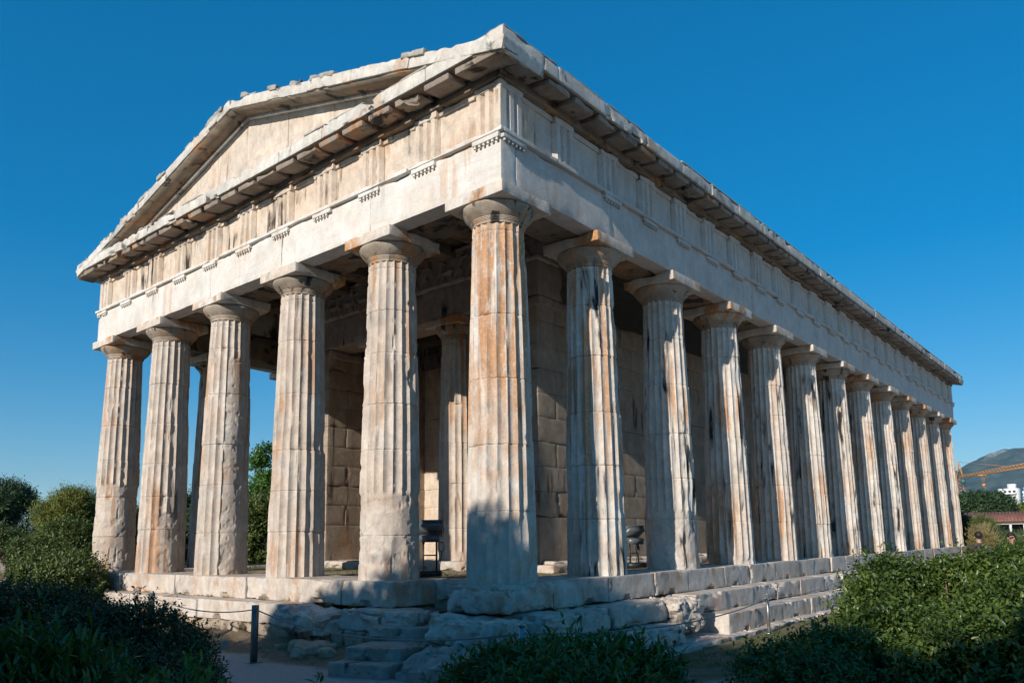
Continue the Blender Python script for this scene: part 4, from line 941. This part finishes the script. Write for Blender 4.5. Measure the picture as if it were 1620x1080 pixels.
def block(name, label, u, v0, v1, d, wpx, dep, floors, seed):
    rs = random.Random(seed); c = G(u, v0, d, 0); wz = wpx*d/F; z1, z0 = at(u, v0, d)[2]+1.5, at(u, v1, d)[2]-6; dr_ = unit(np.array([c[0]-CP[0], c[1]-CP[1], 0])); R = Matrix.Rotation(math.atan2(-dr_[0], dr_[1])+rs.uniform(-.3, .3), 4, 'Z')
    t = empty(name, (c[0], c[1], z0), label, 'building'); w_ = MB(); w_.obox((c[0], c[1], (z0+z1)/2), wz, dep, z1-z0, R); w_.build('wall', M_wht, t)
    r_ = MB(); q = R@Vector((wz*.15, 0, 0)); r_.obox((c[0]+q.x, c[1]+q.y, z1+1.3), wz*.4, dep*.5, 2.6, R); r_.build('roof_room', M_wht, t)
    for f_ in range(floors):
        for j in range(4):
            q = R@Vector((wz*(-.36+.24*j), -dep/2-.03, 0)); w2 = MB(); w2.obox((c[0]+q.x, c[1]+q.y, z1-2.0-3.2*f_), wz*.13, .1, 1.5, R); w2.build('window', M_dk, t)
        q = R@Vector((0, -dep/2-.8, 0)); b2 = MB(); b2.obox((c[0]+q.x, c[1]+q.y, z1-3.0-3.2*f_), wz*.96, 1.6, .9, R); b2.build('balcony', M_wht, t)
block('apartment_building', 'white flat-roofed block stepping up behind the olive tree, nearest the crane', 1598, 777, 792, 520, 22, 12, 3, 1)
block('apartment_building', 'low white block at the right edge under the mountain', 1622, 781, 796, 560, 20, 12, 3, 2)
# tower crane
M_yel = simple('crane_paint', (.75, .30, .05), .5, var=.08)
cb = at(1519, 756, 393); cbz = cb[2]; ct = empty('tower_crane', (cb[0], cb[1], -12), 'orange tower crane with a long jib standing before the mountain', 'crane')
def lattice(a, b, w, h, n, tri=False, r=.09):
    mb = MB(); a = np.array(a, float); b = np.array(b, float); d = unit(b-a); up = np.array([0, 0, 1.]) if abs(d[2]) < .9 else np.array([1., 0, 0]); s_ = unit(np.cross(d, up)); u_ = np.cross(s_, d)
    cs = [s_*w/2, -s_*w/2, u_*h] if tri else [s_*w/2+u_*h/2, -s_*w/2+u_*h/2, -s_*w/2-u_*h/2, s_*w/2-u_*h/2]; m = len(cs)
    for c in cs: mb.tube([a+c, b+c], r, 4)
    for i in range(n):
        p, q = a+(b-a)*i/n, a+(b-a)*(i+1)/n
        for j in range(m): mb.tube([p+cs[j], q+cs[(j+1) % m]] if i % 2 else [q+cs[j], p+cs[(j+1) % m]], r*.6, 4); 
    return mb
lattice((cb[0], cb[1], -12), (cb[0], cb[1], cbz-.3), 2.6, 2.6, 24).build('mast', M_yel, ct)
je = at(1640, 742, 340); je[2] = cbz+.2; cj = np.array([cb[0], cb[1], cbz]); jd = unit(je-cj)
lattice(cj+jd*1.2, je, 1.4, 1.5, 44, True).build('jib', M_yel, ct)
ap = cj+[0, 0, 7.2]; m_ = MB(); 
for sx in (-1, 1):
    for sy in (-1, 1): m_.tube([cj+[sx*1.2, sy*1.2, 0], ap], .16, 4)
m_.tube([cj+[-1, -1, 2.5], cj+[1, -1, 4.2]], .1, 4); m_.build('tower_head', M_yel, ct)
bk_ = cj-jd*12; m_ = lattice(cj-jd*1.2, bk_, 1.6, .8, 6); m_.build('counter_jib', M_yel, ct)
m_ = MB(); m_.obox(bk_+jd*1.5-[0, 0, 1.5], 2.2, 2.2, 3.0); m_.build('counterweight', M_wht, ct)
m_ = MB(); m_.tube([ap, cj+jd*38+[0, 0, 1.7]], .06, 4); m_.tube([ap, bk_], .09, 4); m_.build('tie_bar', M_yel, ct)
m_ = MB(); m_.obox(cj+jd*2.5+[0, 0, -1.6], 1.8, 1.8, 2.2); m_.build('cab', simple('cab_green', (.05, .14, .13), .4), ct)
tr = cj+jd*20; m_ = MB(); m_.obox(tr+[0, 0, -.4], 3.0, 1.6, .5); m_.tube([tr+[-.4, 0, -1], tr+[-.2, 0, -4.0]], .05, 4); m_.tube([tr+[.4, 0, -1], tr+[.2, 0, -4.0]], .05, 4); m_.obox(tr+[0, 0, -4.4], 1.2, .4, .8); m_.tube([tr+[0, 0, -4.9], tr+[0, 0, -5.6], tr+[.3, 0, -5.9], tr+[.5, 0, -5.5]], .12, 5); m_.build('trolley_and_hook', M_yel, ct)

# ------------------------------------------------------------------ visitors
M_skin = simple('skin', (.42, .24, .16), .55, var=.05); M_hair = simple('dark_hair', (.015, .012, .010), .6); M_gl = simple('sunglasses', (.01, .01, .012), .15)
def person(base, face, shirt, label, trousers=(.05, .06, .09), glasses=False, H=1.76, cap_=False):
    """one skinned body, grown from a joint skeleton; clothing and hair are its parts"""
    k = H/1.76; rz = Matrix.Rotation(face, 4, 'Z'); J = []; Ed = []; Rr = []
    def j(x, y, z, r, par=None, ry=None):
        J.append((x*k, y*k, z*k)); Rr.append((r*k, (ry or r)*k)); 
        if par is not None: Ed.append((par, len(J)-1))
        return len(J)-1
    pel = j(0, 0, .96, .135, ry=.10); w_ = j(0, 0, 1.10, .125, pel, .09); chst = j(0, .01, 1.30, .155, w_, .105); nk = j(0, .005, 1.46, .075, chst); n2 = j(0, -.005, 1.54, .052, nk); hd = j(0, -.015, 1.62, .078, n2, .09); hp = j(0, -.01, 1.70, .066, hd, .085)
    for s in (-1, 1):
        hi = j(s*.10, 0, .88, .092, pel); kn = j(s*.11, -.02, .50, .058, hi); an = j(s*.115, .01, .09, .040, kn); j(s*.125, -.13, .035, .036, an)
        sh = j(s*.19, .01, 1.40, .060, chst); el = j(s*.25, .03, 1.12, .042, sh); wr = j(s*.25, -.06, .89, .027, el); pm_ = j(s*.25, -.075, .82, .030, wr, .016)
        for q, (dx, L_) in enumerate(((-.028, .075), (-.009, .085), (.010, .080), (.028, .062))):
            a = j(s*.25, -.075+dx, .775, .009, pm_); b = j(s*.25-s*.012, -.078+dx, .775-L_*.55, .008, a); j(s*.25-s*.026, -.080+dx, .775-L_, .007, b)
        a = j(s*.235, -.110, .82, .010, pm_); j(s*.225, -.125, .785, .008, a)
    me = bpy.data.meshes.new('person'); me.from_pydata(J, Ed, []); o = bpy.data.objects.new('person', me); S.collection.objects.link(o); o.location = base; o.rotation_euler = (0, 0, face)
    md = o.modifiers.new('skin', 'SKIN'); md.use_smooth_shade = True; sv = me.skin_vertices[0].data
    for i, r in enumerate(Rr): sv[i].radius = r; sv[i].use_root = (i == 0)
    o.modifiers.new('sub', 'SUBSURF').levels = 2; o.modifiers['sub'].render_levels = 2; me.materials.append(M_skin)
    tag(o, label, 'person')
    def part(name, mb, mat): 
        v = mb.build(name, mat, None, smooth=True); v.parent = o; return v
    def ell(mb, c, r, n=14, zmin=-2, ymax=9, cut=None):
        U, V_ = np.meshgrid(np.linspace(0, math.pi, n), np.linspace(0, 2*math.pi, n*2, endpoint=False), indexing='ij')
        X_ = np.stack([c[0]+r[0]*np.sin(U)*np.cos(V_), c[1]+r[1]*np.sin(U)*np.sin(V_), c[2]+r[2]*np.cos(U)], -1)
        if cut: X_ = cut(X_)
        mb.grid(X_*k, closed=True)
    def loft(mb, rings, n=20):
        th = np.arange(n)*2*math.pi/n; mb.grid(np.array([[(cx+rx*math.cos(t), cy+ry*math.sin(t), cz) for t in th] for cx, cy, cz, rx, ry in rings])*k, closed=True)
    sm = simple('shirt', shirt, .85); m_ = MB(); loft(m_, [(0, 0, .90, .178, .135), (0, 0, 1.10, .165, .125), (0, .01, 1.28, .195, .14), (0, .01, 1.38, .215, .13), (0, .008, 1.45, .17, .105), (0, 0, 1.49, .085, .075)])
    for s in (-1, 1): m_.tube(np.array([(s*.17, .01, 1.42), (s*.215, .015, 1.33), (s*.24, .025, 1.18)])*k, np.array([.075, .068, .062])*k, 12)
    part('shirt', m_, sm)
    m_ = MB(); loft(m_, [(0, 0, .98, .172, .13), (0, 0, .86, .185, .135), (0, 0, .80, .18, .125)])
    for s in (-1, 1): m_.tube(np.array([(s*.095, 0, .86), (s*.105, -.015, .52), (s*.115, .01, .08)])*k, np.array([.105, .078, .06])*k, 12)
    part('trousers', m_, simple('trousers', trousers, .9))
    m_ = MB()
    for s in (-1, 1): ell(m_, (s*.12, -.06, .045), (.05, .14, .05))
    part('shoes', m_, M_black)
    m_ = MB(); ell(m_, (0, .012, 1.685), (.092, .108, .098), cut=lambda X_: np.stack([X_[..., 0], np.maximum(X_[..., 1], -.075+np.maximum(0, 1.72-X_[..., 2])*1.3), np.maximum(X_[..., 2], 1.60)], -1)); part('hair', m_, M_hair)
    m_ = MB(); ell(m_, (0, -.108, 1.625), (.014, .022, .026), 8)
    for s in (-1, 1): ell(m_, (s*.083, 0, 1.635), (.012, .022, .03), 8)
    part('nose_and_ears', m_, M_skin)
    m_ = MB(); ell(m_, (0, -.096, 1.578), (.026, .010, .007), 8); part('mouth', m_, simple('lips', (.30, .10, .08), .5))
    m_ = MB()
    for s in (-1, 1): ell(m_, (s*.032, -.098, 1.652), (.028 if glasses else .014, .008, .02 if glasses else .008), 8)
    if glasses: m_.tube(np.array([(-.085, -.02, 1.655), (-.06, -.098, 1.658), (.06, -.098, 1.658), (.085, -.02, 1.655)])*k, .004, 6)
    part('sunglasses' if glasses else 'eyes', m_, M_gl)
    return o
def face_to(b, v): return math.atan2(v[1], v[0])+math.pi/2
b1 = G(1548, 850, 22); person(b1, face_to(b1, b1-CP)+.25, (.055, .035, .04), 'visitor seen from behind in a dark plum shirt beyond the hedge', H=1.70)
b2 = G(1600, 850, 21); person(b2, face_to(b2, CP-b2)+.5, (.10, .10, .11), 'visitor with sunglasses whose face shows just above the hedge at the right', glasses=True, H=1.67)
b3 = G(2, 870, 21); person(b3, face_to(b3, b3-CP)-1.0, (.30, .24, .20), 'visitor cut by the left edge of the picture before the olive bushes', H=1.60)
# ------------------------------------------------------------------ air
hz = MB(); hz.box(-9500, -1600, -140, 9500, 11500, 830)
m = bpy.data.materials.new('haze'); m.use_nodes = True; nt = m.node_tree; nt.nodes.clear(); o = nt.nodes.new('ShaderNodeOutputMaterial'); pv = nt.nodes.new('ShaderNodeVolumePrincipled')
pv.inputs['Color'].default_value = (.30, .68, .98, 1); pv.inputs['Density'].default_value = 3.4e-5; nt.links.new(pv.outputs[0], o.inputs['Volume'])
tag(hz.build('haze', m), kind='stuff')
